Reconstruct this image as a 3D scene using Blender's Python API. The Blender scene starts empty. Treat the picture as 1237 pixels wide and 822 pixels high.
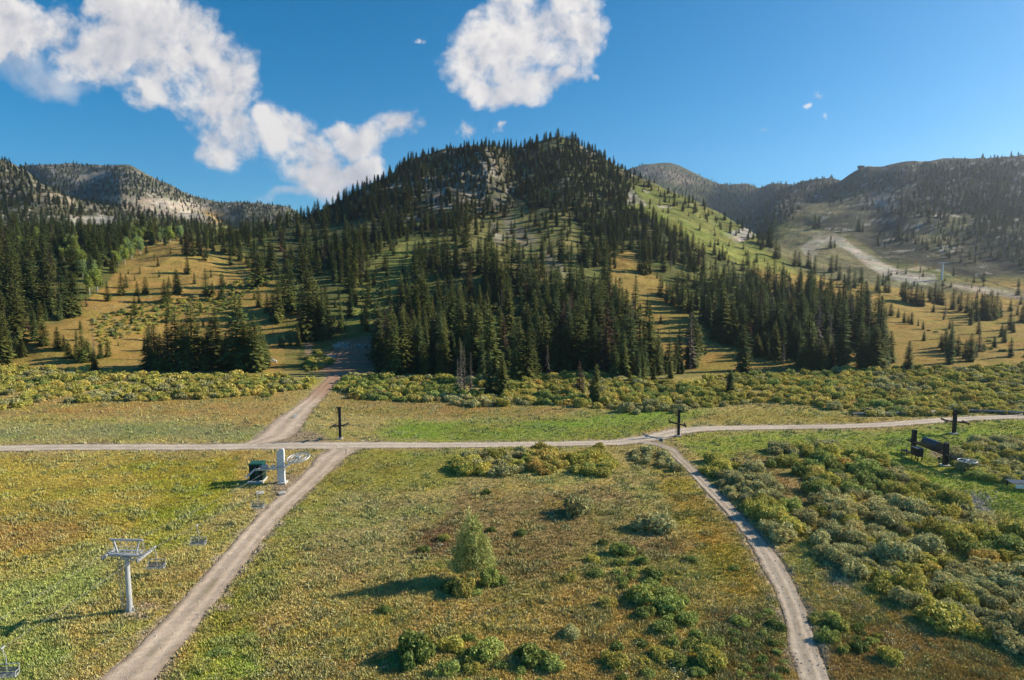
SKY_S = .092; CLOUD_S = .93; HAZE = .00008; EXPO = 0.62
import bpy, math, random
import numpy as np
from mathutils import Vector, Matrix
random.seed(7); RNG = np.random.default_rng(11)
SC = bpy.context.scene; COL = SC.collection; R = math.radians

# ------------------------------------------------------------------ camera model (used to survey the place from the drone's position)
CAMH = 42.0; PITCH = R(6.0); FOC = 825.0; CX, CY = 618.5, 411.0
CP, SP = math.cos(PITCH), math.sin(PITCH)
def ray(px, py):
    a = (np.asarray(px, float) - CX) / FOC; b = (CY - np.asarray(py, float)) / FOC
    return a, CP + b * SP, -SP + b * CP
def project(X, Y, Z):
    dep = Y * CP - (Z - CAMH) * SP; v = Y * SP + (Z - CAMH) * CP
    dep = np.where(dep > 1, dep, 1)
    return CX + FOC * X / dep, CY - FOC * v / dep, dep

# ------------------------------------------------------------------ numpy noise
PERM = np.random.default_rng(5).random((256, 256)).astype(np.float32)
def vnoise(x, y):
    xi = np.floor(x).astype(int); yi = np.floor(y).astype(int)
    fx = x - xi; fy = y - yi
    fx = fx * fx * (3 - 2 * fx); fy = fy * fy * (3 - 2 * fy)
    a = PERM[xi & 255, yi & 255]; b = PERM[(xi + 1) & 255, yi & 255]
    c = PERM[xi & 255, (yi + 1) & 255]; d = PERM[(xi + 1) & 255, (yi + 1) & 255]
    return (a * (1 - fx) + b * fx) * (1 - fy) + (c * (1 - fx) + d * fx) * fy
def fbm(x, y, s, o=4, seed=0.0, gain=0.5):
    t = 0; a = 1; n = 0; x = np.asarray(x, float) / s + seed * 17.3; y = np.asarray(y, float) / s - seed * 9.1
    for k in range(o):
        t = t + a * (vnoise(x, y) - .5) * 2; n += a
        x, y = (x * .8 - y * .6) * 2.03 + 3.7, (x * .6 + y * .8) * 2.03 + 1.3; a *= gain
    return t / n
def sstep(a, b, x):
    t = np.clip((x - a) / (b - a), 0, 1); return t * t * (3 - 2 * t)
def pchip(xs, ys, x):
    xs = np.asarray(xs, float); ys = np.asarray(ys, float); h = np.diff(xs); d = np.diff(ys) / h
    m = np.zeros_like(ys); m[0] = d[0]; m[-1] = d[-1]
    for i in range(1, len(xs) - 1):
        if d[i - 1] * d[i] > 0:
            w1 = 2 * h[i] + h[i - 1]; w2 = h[i] + 2 * h[i - 1]
            m[i] = (w1 + w2) / (w1 / d[i - 1] + w2 / d[i])
    x = np.clip(x, xs[0], xs[-1]); k = np.clip(np.searchsorted(xs, x, 'right') - 1, 0, len(xs) - 2)
    t = (x - xs[k]) / h[k]
    return ((1 + 2 * t) * (1 - t) ** 2 * ys[k] + t * (1 - t) ** 2 * h[k] * m[k] + t * t * (3 - 2 * t) * ys[k + 1] + t * t * (t - 1) * h[k] * m[k + 1])

# ------------------------------------------------------------------ terrain profile columns: (distance, sight-line height) ; z: explicit height
PROF = {
 -400: [(290,440),(310,415),(340,390),(400,350),(500,310),(750,275),(900,258),(1500,185),('z',2000,150),('z',2600,330),('z',3400,250)],
 0:   [(290,440),(310,412),(340,387),(400,350),(500,312),(750,278),(900,263),(1500,196),('z',2000,150),('z',2600,400),('z',3400,250)],
 30:  [(290,440),(310,415),(340,390),(400,352),(500,314),(750,280),(900,264),(1450,209),('z',1800,150),(2500,202),('z',3300,250)],
 60:  [(290,440),(310,418),(340,393),(400,353),(500,314),(750,280),(900,265),(1300,228),('z',1600,130),(2500,201),('z',3300,250)],
 100: [(290,441),(310,422),(340,396),(400,355),(500,314),(750,282),(950,266),(1250,246),('z',1500,118),(2500,204),('z',3300,250)],
 150: [(290,443),(310,428),(350,395),(420,350),(500,318),(560,302),(800,280),(1000,264),(1500,243),(2500,207),('z',3300,250)],
 200: [(290,444),(320,425),(360,395),(420,353),(500,318),(560,301),(800,283),(1000,270),(1500,254),(2500,226),('z',3300,200)],
 250: [(290,445),(320,428),(360,398),(420,358),(500,322),(580,300),(800,285),(1100,268),(1300,265),('z',1600,110),(2500,243),('z',3300,180)],
 300: [(290,446),(320,430),(360,400),(420,360),(500,325),(580,298),(700,281),('z',900,70),(2500,250),('z',3300,150)],
 345: [(290,447),(330,425),(370,392),(430,352),(500,322),(580,297),(700,272),('z',900,80),(2500,254),('z',3300,150)],
 400: [(290,448),(330,428),(360,405),(400,370),(470,332),(580,290),(680,264),(740,250),('z',950,90),('z',3000,150),('z',3400,150)],
 450: [(290,448),(330,425),(355,405),(400,375),(470,335),(570,292),(680,252),(780,226),('z',1000,110),('z',3000,150),('z',3400,150)],
 500: [(290,447),(330,418),(400,372),(470,335),(570,292),(670,250),(770,212),(840,194),('z',1050,150),('z',3000,150),('z',3400,150)],
 550: [(290,446),(330,414),(400,368),(470,332),(570,288),(660,248),(740,212),(860,184),('z',1050,160),('z',3000,150),('z',3400,150)],
 585: [(290,446),(330,414),(400,366),(470,332),(570,290),(680,250),(720,215),(850,181),('z',1050,160),('z',3000,150),('z',3400,150)],
 625: [(290,446),(330,414),(400,366),(470,334),(570,296),(680,252),(780,210),(880,184),('z',1100,160),('z',3000,150),('z',3400,150)],
 675: [(290,446),(330,412),(400,366),(470,334),(570,296),(680,252),(790,205),(900,171),('z',1100,160),('z',3000,150),('z',3400,150)],
 720: [(290,446),(330,414),(400,370),(470,338),(570,300),(680,258),(790,214),(890,187),('z',1100,150),('z',3000,170),('z',3400,150)],
 760: [(290,446),(330,418),(400,376),(470,344),(570,305),(680,264),(790,228),(880,208),('z',1150,130),('z',2000,120),(3200,207),('z',3500,150)],
 800: [(290,446),(330,420),(400,382),(470,350),(570,312),(680,274),(790,244),(870,227),('z',1150,120),('z',2000,120),(3200,200),('z',3500,150)],
 850: [(290,446),(330,422),(400,386),(470,358),(570,326),(680,292),(780,266),(850,250),('z',1100,100),('z',2000,120),(3100,218),('z',3500,150)],
 900: [(290,446),(330,424),(400,389),(470,364),(570,337),(680,310),(760,290),(820,276),('z',1000,80),('z',2000,170),(2800,225),('z',3500,150)],
 940: [(290,446),(330,426),(400,391),(470,367),(570,343),(660,324),(740,308),(800,301),('z',900,62),(1200,275),(1500,255),(1900,238),(2500,226),('z',3400,200)],
 1000:[(290,445),(330,426),(380,398),(470,369),(600,344),(700,329),(800,316),(950,298),(1100,278),(1400,251),(1800,227),(2100,218),('z',3400,200)],
 1050:[(290,444),(330,425),(380,400),(470,372),(600,348),(700,334),(800,322),(950,300),(1050,284),(1300,252),(1500,222),(1700,202),('z',2000,250),('z',3400,200)],
 1100:[(290,443),(330,425),(380,402),(470,374),(600,351),(700,337),(780,326),(900,300),(1100,262),(1350,226),(1600,196),('z',1900,250),('z',3400,200)],
 1160:[(290,443),(330,425),(380,403),(470,377),(600,353),(700,339),(760,329),(870,300),(1080,260),(1300,224),(1550,192),('z',1900,250),('z',3400,200)],
 1237:[(290,443),(330,425),(380,404),(470,380),(600,355),(700,340),(750,330),(850,300),(1050,258),(1250,220),(1450,188),('z',1800,250),('z',3400,200)],
 1600:[(290,442),(330,424),(380,402),(470,380),(600,355),(700,335),(750,325),(850,295),(1050,250),(1250,210),(1400,180),('z',1800,250),('z',3400,200)],
}
YG = np.concatenate([np.linspace(-400, 255, 60)[:-1], np.geomspace(255, 3700, 300)])
TG = np.linspace(-2.6, 2.6, 1041)
def build_lattice():
    keys = sorted(PROF); ts = []; zs = []
    for k in keys:
        Y = [-400., 215., 262.]; Z = [0., 0., .1]; t = [(k - CX) / FOC * CP] * 3
        for p in PROF[k]:
            if p[0] == 'z': Y.append(p[1]); Z.append(p[2])
            else:
                _, dy, dz = ray(k, p[1]); Y.append(p[0]); Z.append(CAMH + dz / dy * p[0])
        z = pchip(Y, Z, YG); yy = np.maximum(YG, 50)
        ts.append((k - CX) / FOC * (CP + (CAMH - z) / yy * SP)); zs.append(z)
    ts = np.array(ts); zs = np.array(zs); out = np.zeros((len(YG), len(TG)))
    for i in range(len(YG)): out[i] = pchip(ts[:, i], zs[:, i], TG)
    return out
LAT = build_lattice()
def base_h(X, Y):
    X = np.asarray(X, float); Y = np.asarray(Y, float)
    t = np.clip(X / np.maximum(Y, 50), -2.59, 2.59); ti = (t + 2.6) / (TG[1] - TG[0]); i = np.clip(np.floor(ti).astype(int), 0, len(TG) - 2); fi = ti - i
    yc = np.clip(Y, YG[0], YG[-1] - .01); j = np.clip(np.searchsorted(YG, yc, 'right') - 1, 0, len(YG) - 2); fj = (yc - YG[j]) / (YG[j + 1] - YG[j])
    return (LAT[j, i] * (1 - fi) + LAT[j, i + 1] * fi) * (1 - fj) + (LAT[j + 1, i] * (1 - fi) + LAT[j + 1, i + 1] * fi) * fj
def H(X, Y):
    X = np.asarray(X, float); Y = np.asarray(Y, float); z = base_h(X, Y)
    far = sstep(285, 520, Y); vf = sstep(700, 1300, Y)
    z = z + fbm(X, Y, 45, 3, 1) * .5 * sstep(20, 60, Y) * (1 - far) 
    z = z + far * (fbm(X, Y, 90, 5, 2, .55) * 7 + (0.5 - np.abs(fbm(X, Y, 55, 4, 3))) * 4 * far)
    z = z + vf * (fbm(X, Y, 200, 6, 4, .6) * 14)
    # terraces / hummocks on the lower slopes
    z = z + sstep(275, 310, Y) * (1 - far) * fbm(X, Y, 14, 2, 6) * .8
    # cliff band on the main hill
    c = np.exp(-(((X + 35) / 60) ** 2 + ((Y - 735) / 45) ** 2))
    z = z + c * (fbm(X, Y, 15, 5, 8, .7) * 11 - np.abs(fbm(X, Y, 9, 3, 12)) * 5)
    return z
YM = np.concatenate([np.linspace(50, 300, 500)[:-1], np.geomspace(300, 3650, 900)])
def unproject(px, py):
    """ground points (first hit) seen along the sight lines; returns X,Y,Z,ok"""
    px = np.atleast_1d(np.asarray(px, float)); py = np.atleast_1d(np.asarray(py, float))
    X = np.empty(len(px)); Y = np.empty(len(px)); ok = np.zeros(len(px), bool)
    for s in range(0, len(px), 1500):
        dx, dy, dz = ray(px[s:s + 1500], py[s:s + 1500]); tx = (dx / dy)[:, None]; tz = (dz / dy)[:, None]
        g = H(tx * YM[None], np.repeat(YM[None], len(dx), 0)); d = CAMH + tz * YM[None] - g
        neg = d < 0; k = neg.argmax(1); hit = neg.any(1) & (k > 0); k = np.maximum(k, 1)
        r = np.arange(len(dx)); d0 = d[r, k - 1]; d1 = d[r, k]; f = d0 / np.maximum(d0 - d1, 1e-6)
        yy = YM[k - 1] + (YM[k] - YM[k - 1]) * np.clip(f, 0, 1)
        Y[s:s + 1500] = yy; X[s:s + 1500] = tx[:, 0] * yy; ok[s:s + 1500] = hit
    return X, Y, H(X, Y), ok
def up1(px, py):
    X, Y, Z, ok = unproject([px], [py]); return float(X[0]), float(Y[0]), float(Z[0])
def inpoly(poly, x, y):
    poly = np.asarray(poly, float); c = np.zeros(np.shape(x), bool); n = len(poly); j = n - 1
    for i in range(n):
        xi, yi = poly[i]; xj, yj = poly[j]
        c ^= ((yi > y) != (yj > y)) & (x < (xj - xi) * (y - yi) / ((yj - yi) or 1e-9) + xi); j = i
    return c
# ------------------------------------------------------------------ surveyed height grid for fast sight-line hits
TC = np.linspace(-1.15, 1.15, 1501)
HG = H(TC[None] * YM[:, None], np.repeat(YM[:, None], len(TC), 1)).astype(np.float32)
def unproject(px, py):
    px = np.atleast_1d(np.asarray(px, float)); py = np.atleast_1d(np.asarray(py, float)); n = len(px)
    X = np.empty(n); Y = np.empty(n); Z = np.empty(n); ok = np.zeros(n, bool)
    for s in range(0, n, 4000):
        e = min(n, s + 4000); dx, dy, dz = ray(px[s:e], py[s:e]); t = dx / dy; tz = (dz / dy)
        ti = np.clip((t - TC[0]) / (TC[1] - TC[0]), 0, len(TC) - 2); i = ti.astype(int); f = (ti - i).astype(np.float32)
        g = HG[:, i] * (1 - f) + HG[:, i + 1] * f
        d = CAMH + tz[None] * YM[:, None] - g
        neg = d < 0; k = neg.argmax(0); hit = neg.any(0) & (k > 0); k = np.maximum(k, 1); r = np.arange(e - s)
        d0 = d[k - 1, r]; d1 = d[k, r]; q = np.clip(d0 / np.maximum(d0 - d1, 1e-6), 0, 1)
        Y[s:e] = YM[k - 1] + (YM[k] - YM[k - 1]) * q; X[s:e] = t * Y[s:e]; ok[s:e] = hit
        Z[s:e] = g[k - 1, r] * (1 - q) + g[k, r] * q
    return X, Y, Z, ok
def hh(x, y): return float(H(np.array([x]), np.array([y]))[0])

# ------------------------------------------------------------------ roads surveyed from the photo: (px, py, half width in metres)
ROADS = {
 'gravel_road': [(-60,543,2.7),(0,542,2.7),(100,541,2.7),(200,541,2.8),(290,539.5,2.8),(345,538.5,3.2),(400,538.5,3.4),(440,538,2.9),(500,537.5,2.6),(600,537.5,2.4),(700,536.5,2.4),(750,535,2.7),(790,529.5,3),(815,523,2.9),(850,518.5,2.6),(900,516.5,2.5),(1000,514.5,2.5),(1060,513,2.5),(1110,510,2.5),(1150,506.5,2.5),(1200,504,2.4),(1237,503,2.4),(1330,501,2.4)],
 'dirt_road': [(420,540,3.6),(402,551,3.3),(388,566,2.6),(365,588,2.35),(330,622,2.2),(281,680,2.15),(232,738,2.2),(190,784,2.5),(150,826,2.8),(105,875,2.8)],
 'dirt_track': [(300,538,2.2),(328,529,4.2),(345,514,4.6),(362,498,3.2),(380,481,2.6),(393,468,2.6),(404,458,3.0),(415,448,6)],
 'footpath': [(775,535,1.6),(800,540,1.3),(822,556,1.15),(843,577,1.15),(866,600,1.2),(890,625,1.25),(912,652,1.35),(933,684,1.6),(950,718,1.4),(962,752,1.4),(973,790,1.5),(985,825,1.5),(1000,870,1.5)],
}
def resample(pts, step):
    P = np.array([(*up1_(p[0], p[1]), p[2]) for p in pts]); s = np.concatenate([[0], np.cumsum(np.hypot(np.diff(P[:, 0]), np.diff(P[:, 1])))])
    u = np.arange(0, s[-1], step)
    x = catm(s, P[:, 0], u); y = catm(s, P[:, 1], u); w = np.interp(u, s, P[:, 2])
    return x, y, w, u
def catm(s, v, u):
    m = np.gradient(v, s); k = np.clip(np.searchsorted(s, u, 'right') - 1, 0, len(s) - 2); h = s[k + 1] - s[k]; t = (u - s[k]) / h
    return (1 + 2 * t) * (1 - t) ** 2 * v[k] + t * (1 - t) ** 2 * h * m[k] + t * t * (3 - 2 * t) * v[k + 1] + t * t * (t - 1) * h * m[k + 1]
def up1_(px, py):
    # near-flat valley floor: intersect with z=0 so points outside the survey work too
    dx, dy, dz = ray(px, py); Y = -CAMH / (dz / dy) ; return float(dx / dy * Y), float(Y)
ROADL = {k: resample(v, .6) for k, v in ROADS.items()}
_rp = np.concatenate([np.stack([v[0], v[1], v[2]], 1)[::2] for v in ROADL.values()])
def road_dist(X, Y):
    """signed distance to the nearest road edge (negative inside), coarse grid lookup"""
    X = np.asarray(X); Y = np.asarray(Y); out = np.full(X.shape, 99., np.float32); f = out.ravel(); xs = X.ravel(); ys = Y.ravel()
    sel = np.nonzero((ys > 40) & (ys < 290))[0]
    order = sel[np.argsort(ys[sel])]; rp = _rp[np.argsort(_rp[:, 1])]
    for s in range(0, len(order), 3000):
        ii = order[s:s + 3000]; lo, hi = ys[ii[0]] - 9, ys[ii[-1]] + 9
        c = rp[(rp[:, 1] > lo) & (rp[:, 1] < hi)]
        if len(c): f[ii] = (np.hypot(xs[ii][:, None] - c[None, :, 0], ys[ii][:, None] - c[None, :, 1]) - c[None, :, 2]).min(1)
    return f.reshape(X.shape)

# ------------------------------------------------------------------ ground cover colours (albedo) by place
ZONES = [ # polygon (surveyed sight lines), colour, raggedness px, amount
 ([(-400,452),(1700,452),(1700,260),(-400,260)], (.145,.15,.05), 4, 1),
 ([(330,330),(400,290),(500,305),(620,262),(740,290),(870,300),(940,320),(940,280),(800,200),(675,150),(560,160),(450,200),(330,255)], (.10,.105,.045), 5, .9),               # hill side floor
 ([(-400,455),(345,455),(350,400),(330,330),(215,290),(170,300),(130,345),(60,395),(-400,420)], (.38,.25,.075), 6, .95),   # west meadow
 ([(95,440),(230,425),(230,370),(130,390)], (.36,.24,.07), 8, .7),
 ([(735,450),(1700,450),(1700,350),(1237,340),(1100,345),(960,330),(930,315),(900,315),(945,380),(880,430),(850,400),(790,330),(760,300),(736,312),(742,380),(755,420)], (.35,.24,.07), 5, .95), # east meadow
 ([(735,250),(760,240),(870,285),(935,308),(960,335),(905,322),(850,305),(800,275)], (.24,.25,.06), 4, .9),
 ([(755,225),(800,225),(890,268),(935,300),(880,300),(800,262)], (.20,.215,.06), 4, .8),
 ([(425,405),(440,318),(465,290),(540,285),(545,310),(505,325),(500,370),(470,405)], (.22,.225,.065), 5, .85),
 ([(550,340),(560,272),(610,250),(690,255),(705,300),(690,345),(640,350),(600,330)], (.22,.2,.075), 6, .8),
 ([(605,250),(625,268),(650,290),(640,300),(612,285)], (.30,.26,.19), 6, .7),
 ([(655,300),(672,308),(692,330),(683,333),(662,315)], (.30,.26,.19), 5, .7),
 ([(596,268),(612,290),(600,296),(590,280)], (.34,.30,.25), 3, .8),
 ([(500,222),(560,190),(588,178),(620,215),(625,250),(590,262),(548,250),(505,252)], (.14,.125,.09), 11, .8),   # cliff
 ([(750,228),(768,232),(775,246),(758,244)], (.40,.36,.33), 3, .9),
 ([(876,280),(905,272),(912,283),(890,292)], (.45,.40,.38), 4, .8),
 # ski run and dirt road in the east valley
 ([(930,300),(960,275),(1010,282),(1030,290),(1060,310),(1110,332),(1150,340),(1237,348),(1237,358),(1130,352),(1080,345),(1000,338),(960,320)], (.20,.18,.095), 4, .9),
 ([(965,300),(985,284),(1010,281),(1022,292),(1050,310),(1085,325),(1125,331),(1130,341),(1085,339),(1052,326),(1020,300),(1000,290),(985,295),(972,310)], (.44,.39,.32), 4, .95),
 ([(1085,326),(1110,321),(1130,321),(1112,326)], (.45,.38,.26), 2, .9),
 ([(1125,341),(1175,346),(1260,362),(1260,368),(1170,352)], (.42,.36,.28), 2, .8),
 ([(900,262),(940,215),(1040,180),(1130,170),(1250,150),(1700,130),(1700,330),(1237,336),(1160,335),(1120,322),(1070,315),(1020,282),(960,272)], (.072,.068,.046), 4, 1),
 ([(945,265),(1000,240),(1060,222),(1030,245),(1010,262),(970,275)], (.16,.145,.07), 4, .8),
 ([(1105,285),(1150,262),(1180,262),(1160,285),(1140,310),(1120,300)], (.2,.18,.08), 4, .8),
 ([(1050,245),(1075,232),(1085,245),(1070,255)], (.36,.31,.29), 4, .7),
 ([(760,205),(790,198),(860,225),(820,225)], (.24,.19,.14), 3, .9),
 # far north-west hills
 ([(-400,275),(-400,150),(100,190),(350,240),(350,272),(200,262),(120,268)], (.12,.115,.065), 4, 1),
 ([(120,236),(180,238),(240,246),(290,262),(280,272),(200,262),(150,252)], (.42,.34,.26), 3, .85),
 ([(82,216),(130,205),(135,212),(95,222)], (.40,.32,.24), 2, .9),
 ([(40,233),(90,235),(90,246),(45,243)], (.42,.32,.22), 2, .9),
 ([(76,262),(140,262),(140,270),(85,272)], (.48,.43,.37), 2, .9),
 ([(180,236),(225,244),(265,258),(240,266),(190,254)], (.46,.40,.34), 4, .7),
 ([(240,252),(275,256),(284,268),(258,270)], (.40,.27,.10), 2, .9),
 # dirt yard
 ([(384,432),(402,425),(425,412),(452,410),(470,430),(455,452),(420,456),(385,450)], (.40,.235,.15), 4, 1),
 ([(370,405),(381,404),(378,430),(390,440),(370,438)], (.30,.21,.13), 2, .9),
 ([(406,418),(424,414),(426,418),(410,421)], (.42,.36,.28), 3, .7),
 # valley floor
 ([(-400,531),(-400,510),(340,515),(330,531)], (.24,.24,.11), 5, .85),
 ([(-400,506),(-400,480),(370,475),(330,508)], (.36,.235,.085), 6, .8),
 ([(395,505),(405,475),(530,483),(690,492),(740,497),(760,505),(600,504)], (.31,.22,.08), 6, .85),
 ([(455,532),(480,508),(620,507),(760,498),(850,503),(820,515),(760,532)], (.21,.27,.045), 6, .85),
 ([(640,512),(720,500),(880,495),(820,508),(760,515)], (.22,.30,.05), 5, .6),
 ([(830,512),(900,493),(1060,505),(1100,508),(900,512)], (.31,.25,.06), 5, .8),
 ([(822,530),(900,521),(1100,517),(1237,507),(1700,505),(1700,700),(1237,640),(1130,590),(1060,560),(1000,545),(935,543),(880,550),(850,556)], (.255,.295,.05), 7, .9),
 ([(960,528),(1080,528),(1060,545),(1000,540)], (.27,.24,.05), 9, .6),
 ([(880,545),(930,548),(990,600),(980,640),(940,620),(900,580)], (.30,.19,.085), 9, .8),
 ([(1140,594),(1180,598),(1205,618),(1170,616)], (.33,.30,.27), 4, .95),
 ([(420,545),(560,545),(550,580),(420,620),(300,760),(230,800),(260,740)], (.25,.24,.05), 10, .8),
 ([(-400,560),(300,548),(320,570),(200,640),(0,700),(-400,720)], (.36,.27,.045), 12, .7),
 ([(160,560),(300,548),(290,600),(215,668),(170,650),(215,600)], (.27,.26,.035), 10, .7),
 ([(-400,600),(80,600),(150,625),(40,660),(-400,680)], (.30,.19,.08), 12, .7),
 ([(0,690),(130,650),(170,680),(100,740),(-20,752)], (.28,.29,.11), 12, .6),
 ([(-60,745),(60,745),(90,790),(40,830),(-60,830)], (.27,.30,.09), 10, .7),
 ([(240,780),(300,760),(330,822),(200,840)], (.25,.31,.06), 8, .8),
 ([(330,640),(420,600),(560,600),(520,680),(400,720)], (.33,.27,.125), 14, .7),
 ([(555,590),(690,590),(740,640),(700,680),(600,700),(520,660)], (.24,.155,.075), 12, .6),
 ([(500,640),(545,635),(540,670),(505,672)], (.18,.10,.06), 8, .7),
 ([(690,585),(770,600),(830,690),(780,680),(720,640)], (.27,.20,.11), 12, .6),
 ([(790,560),(830,570),(900,660),(930,720),(880,720),(830,640)], (.35,.24,.05), 8, .8),
 ([(860,740),(940,740),(950,822),(870,822)], (.22,.15,.08), 9, .7),
 ([(990,740),(1080,730),(1237,800),(1237,860),(1000,860)], (.28,.20,.08), 12, .6),
 ([(985,670),(1020,690),(1030,710),(1000,705)], (.36,.29,.21), 5, .8),
]
ROCKZ = [([(-400,275),(-400,150),(100,190),(350,240),(350,272),(200,262),(120,268)], .17), ([(900,262),(1060,190),(1700,160),(1700,330),(1160,335)], -.06),
         ([(515,222),(560,198),(588,180),(612,205),(618,240),(590,258),(555,245),(520,240)], .14), ([(345,270),(520,180),(700,170),(860,250),(700,250),(500,270)], .02)]
def zmask(poly, px, py, jit, seed, X, Y, dep):
    a = 0
    for k in range(3):
        s = jit * 3.5 * dep / FOC
        n1 = fbm(X, Y, 1, 1) * 0 if False else None
        jx = NZ[(seed + k) % len(NZ)] * jit * (2.2 if k else 1.2); jy = NZ[(seed + k + 3) % len(NZ)] * jit * (1.2 if k else .6)
        a = a + inpoly(poly, px + jx, py + jy)
    return a / 3.
def tint(X, Y, Z):
    global NZ
    px, py, dep = project(X, Y, Z); n = len(X)
    sc = np.clip(dep / 90., 1, 12)
    NZ = [fbm(X / sc, Y / sc, 6 + 2.5 * k, 3, k * 1.7 + 1) * 2 for k in range(7)]
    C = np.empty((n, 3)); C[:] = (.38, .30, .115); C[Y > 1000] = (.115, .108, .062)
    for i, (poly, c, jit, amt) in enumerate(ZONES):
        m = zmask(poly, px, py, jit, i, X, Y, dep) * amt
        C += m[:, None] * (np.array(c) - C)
    # mottling: dry, green and sage patches (stretched along the mowing of the slope)
    xr = X * .92 + Y * .38; yr = -X * .38 + Y * .92
    near = (Y < 285) & (Y > -200)
    a = fbm(xr * .55, yr * 1.3, 9, 4, 21); b = fbm(xr * .55, yr * 1.2, 14, 4, 22); c = fbm(X, Y, 2.2, 3, 23); d = fbm(X, Y, 5, 3, 24)
    g = sstep(.02, .30, a)[:, None] * .36; C += g * (C * np.array((.68, .98, .55)) - C)
    g = sstep(.05, .35, b)[:, None] * .5; C += g * (C * np.array((1.15, .93, .9)) - C)
    g = (sstep(.12, .4, c) * near * .5)[:, None]; C += g * (np.array((.23, .23, .12)) - C)
    g = (sstep(.2, .5, d) * .4)[:, None]; C += g * (C * np.array((.68, .62, .6)) - C)
    g = (sstep(.1, .4, fbm(X, Y, 3.3, 3, 26)) * near * .4)[:, None]; C += g * (C * np.array((1.25, 1.12, .8)) - C)
    C *= (1 + .25 * fbm(X, Y, 1.1, 3, 25))[:, None]
    C *= (1 + sstep(300, 600, Y) * (.6 * fbm(X, Y, 6, 4, 27, .7) + .4 * fbm(X, Y, 25, 4, 28, .6)))[:, None]
    # rock outcrops
    for poly, amt in ROCKZ:
        m = inpoly(poly, px + NZ[1] * 8, py + NZ[2] * 5); r = fbm(X, Y, 22 if amt != .14 else 12, 6, 31, .72)
        m = m * sstep(.22 - amt * .4, .30 - amt * .4, r)
        C += (m * .85)[:, None] * (np.array((.38, .34, .275)) * (1 + .55 * fbm(X, Y, 7, 4, 33, .7))[:, None] - C)
    # trodden, gravelly verge of the roads
    rd = road_dist(X, Y); v = 1 - sstep(-.2, 1.1, rd + fbm(X, Y, 2.2, 3, 41) * 1.4)
    C += (v * .85)[:, None] * (np.array((.37, .29, .215)) * (1 + .2 * fbm(X, Y, 1.3, 3, 42))[:, None] - C)
    # bare ground by the lift machinery and the junction
    for (cx, cy, rx, ry) in ((352, 590, 22, 14), (165, 745, 26, 9), (362, 530, 32, 9), (178, 733, 30, 9), (1133, 548, 14, 8), (790, 535, 12, 5), (270, 735, 14, 6)):
        q = 1 - sstep(.35, 1.1, np.hypot((px - cx) / rx, (py - cy) / ry) + NZ[3] * .35)
        C += (q * .8)[:, None] * (np.array((.33, .24, .175)) - C)
    return np.clip(C, .015, .6), rd, px, py

# ------------------------------------------------------------------ materials
def mat(name, build, rough=.9, spec=.1):
    m = bpy.data.materials.new(name); m.use_nodes = True; nt = m.node_tree
    b = nt.nodes['Principled BSDF']; b.inputs['Roughness'].default_value = rough; b.inputs['Specular IOR Level'].default_value = spec
    build(nt, b); return m
def N(nt, t, **k):
    n = nt.nodes.new(t)
    for a, v in k.items():
        if a in n.inputs.keys(): n.inputs[a].default_value = v
        else: setattr(n, a, v)
    return n
def noise(nt, scale, detail=4, rough=.6, vec=None):
    n = N(nt, 'ShaderNodeTexNoise'); n.inputs['Scale'].default_value = scale; n.inputs['Detail'].default_value = detail; n.inputs['Roughness'].default_value = rough
    if vec is None:
        tc = N(nt, 'ShaderNodeNewGeometry'); vec = tc.outputs['Position']
    nt.links.new(vec, n.inputs['Vector']); return n.outputs['Fac']
def ramp(nt, fac, a, b, lo=.3, hi=.7):
    r = N(nt, 'ShaderNodeMapRange'); r.inputs['From Min'].default_value = lo; r.inputs['From Max'].default_value = hi
    r.inputs['To Min'].default_value = a; r.inputs['To Max'].default_value = b; nt.links.new(fac, r.inputs['Value']); return r.outputs['Result']
def mul(nt, col, fac):
    m = N(nt, 'ShaderNodeVectorMath', operation='SCALE'); nt.links.new(col, m.inputs[0]); nt.links.new(fac, m.inputs['Scale']); return m.outputs[0]
def mth(nt, op, a, b=None, c=None):
    m = N(nt, 'ShaderNodeMath', operation=op)
    for i, v in enumerate((a, b, c)):
        if v is None: continue
        if isinstance(v, (int, float)): m.inputs[i].default_value = v
        else: nt.links.new(v, m.inputs[i])
    return m.outputs[0]
def mixc(nt, f, a, b):
    m = N(nt, 'ShaderNodeMix', data_type='RGBA')
    for s, v in ((m.inputs[0], f), (m.inputs[6], a), (m.inputs[7], b)):
        if isinstance(v, (int, float)): s.default_value = v
        elif isinstance(v, tuple): s.default_value = (*v, 1)
        else: nt.links.new(v, s)
    return m.outputs[2]
def attr(nt, name, which='Color'):
    a = N(nt, 'ShaderNodeAttribute'); a.attribute_name = name; return a.outputs[which]

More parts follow.
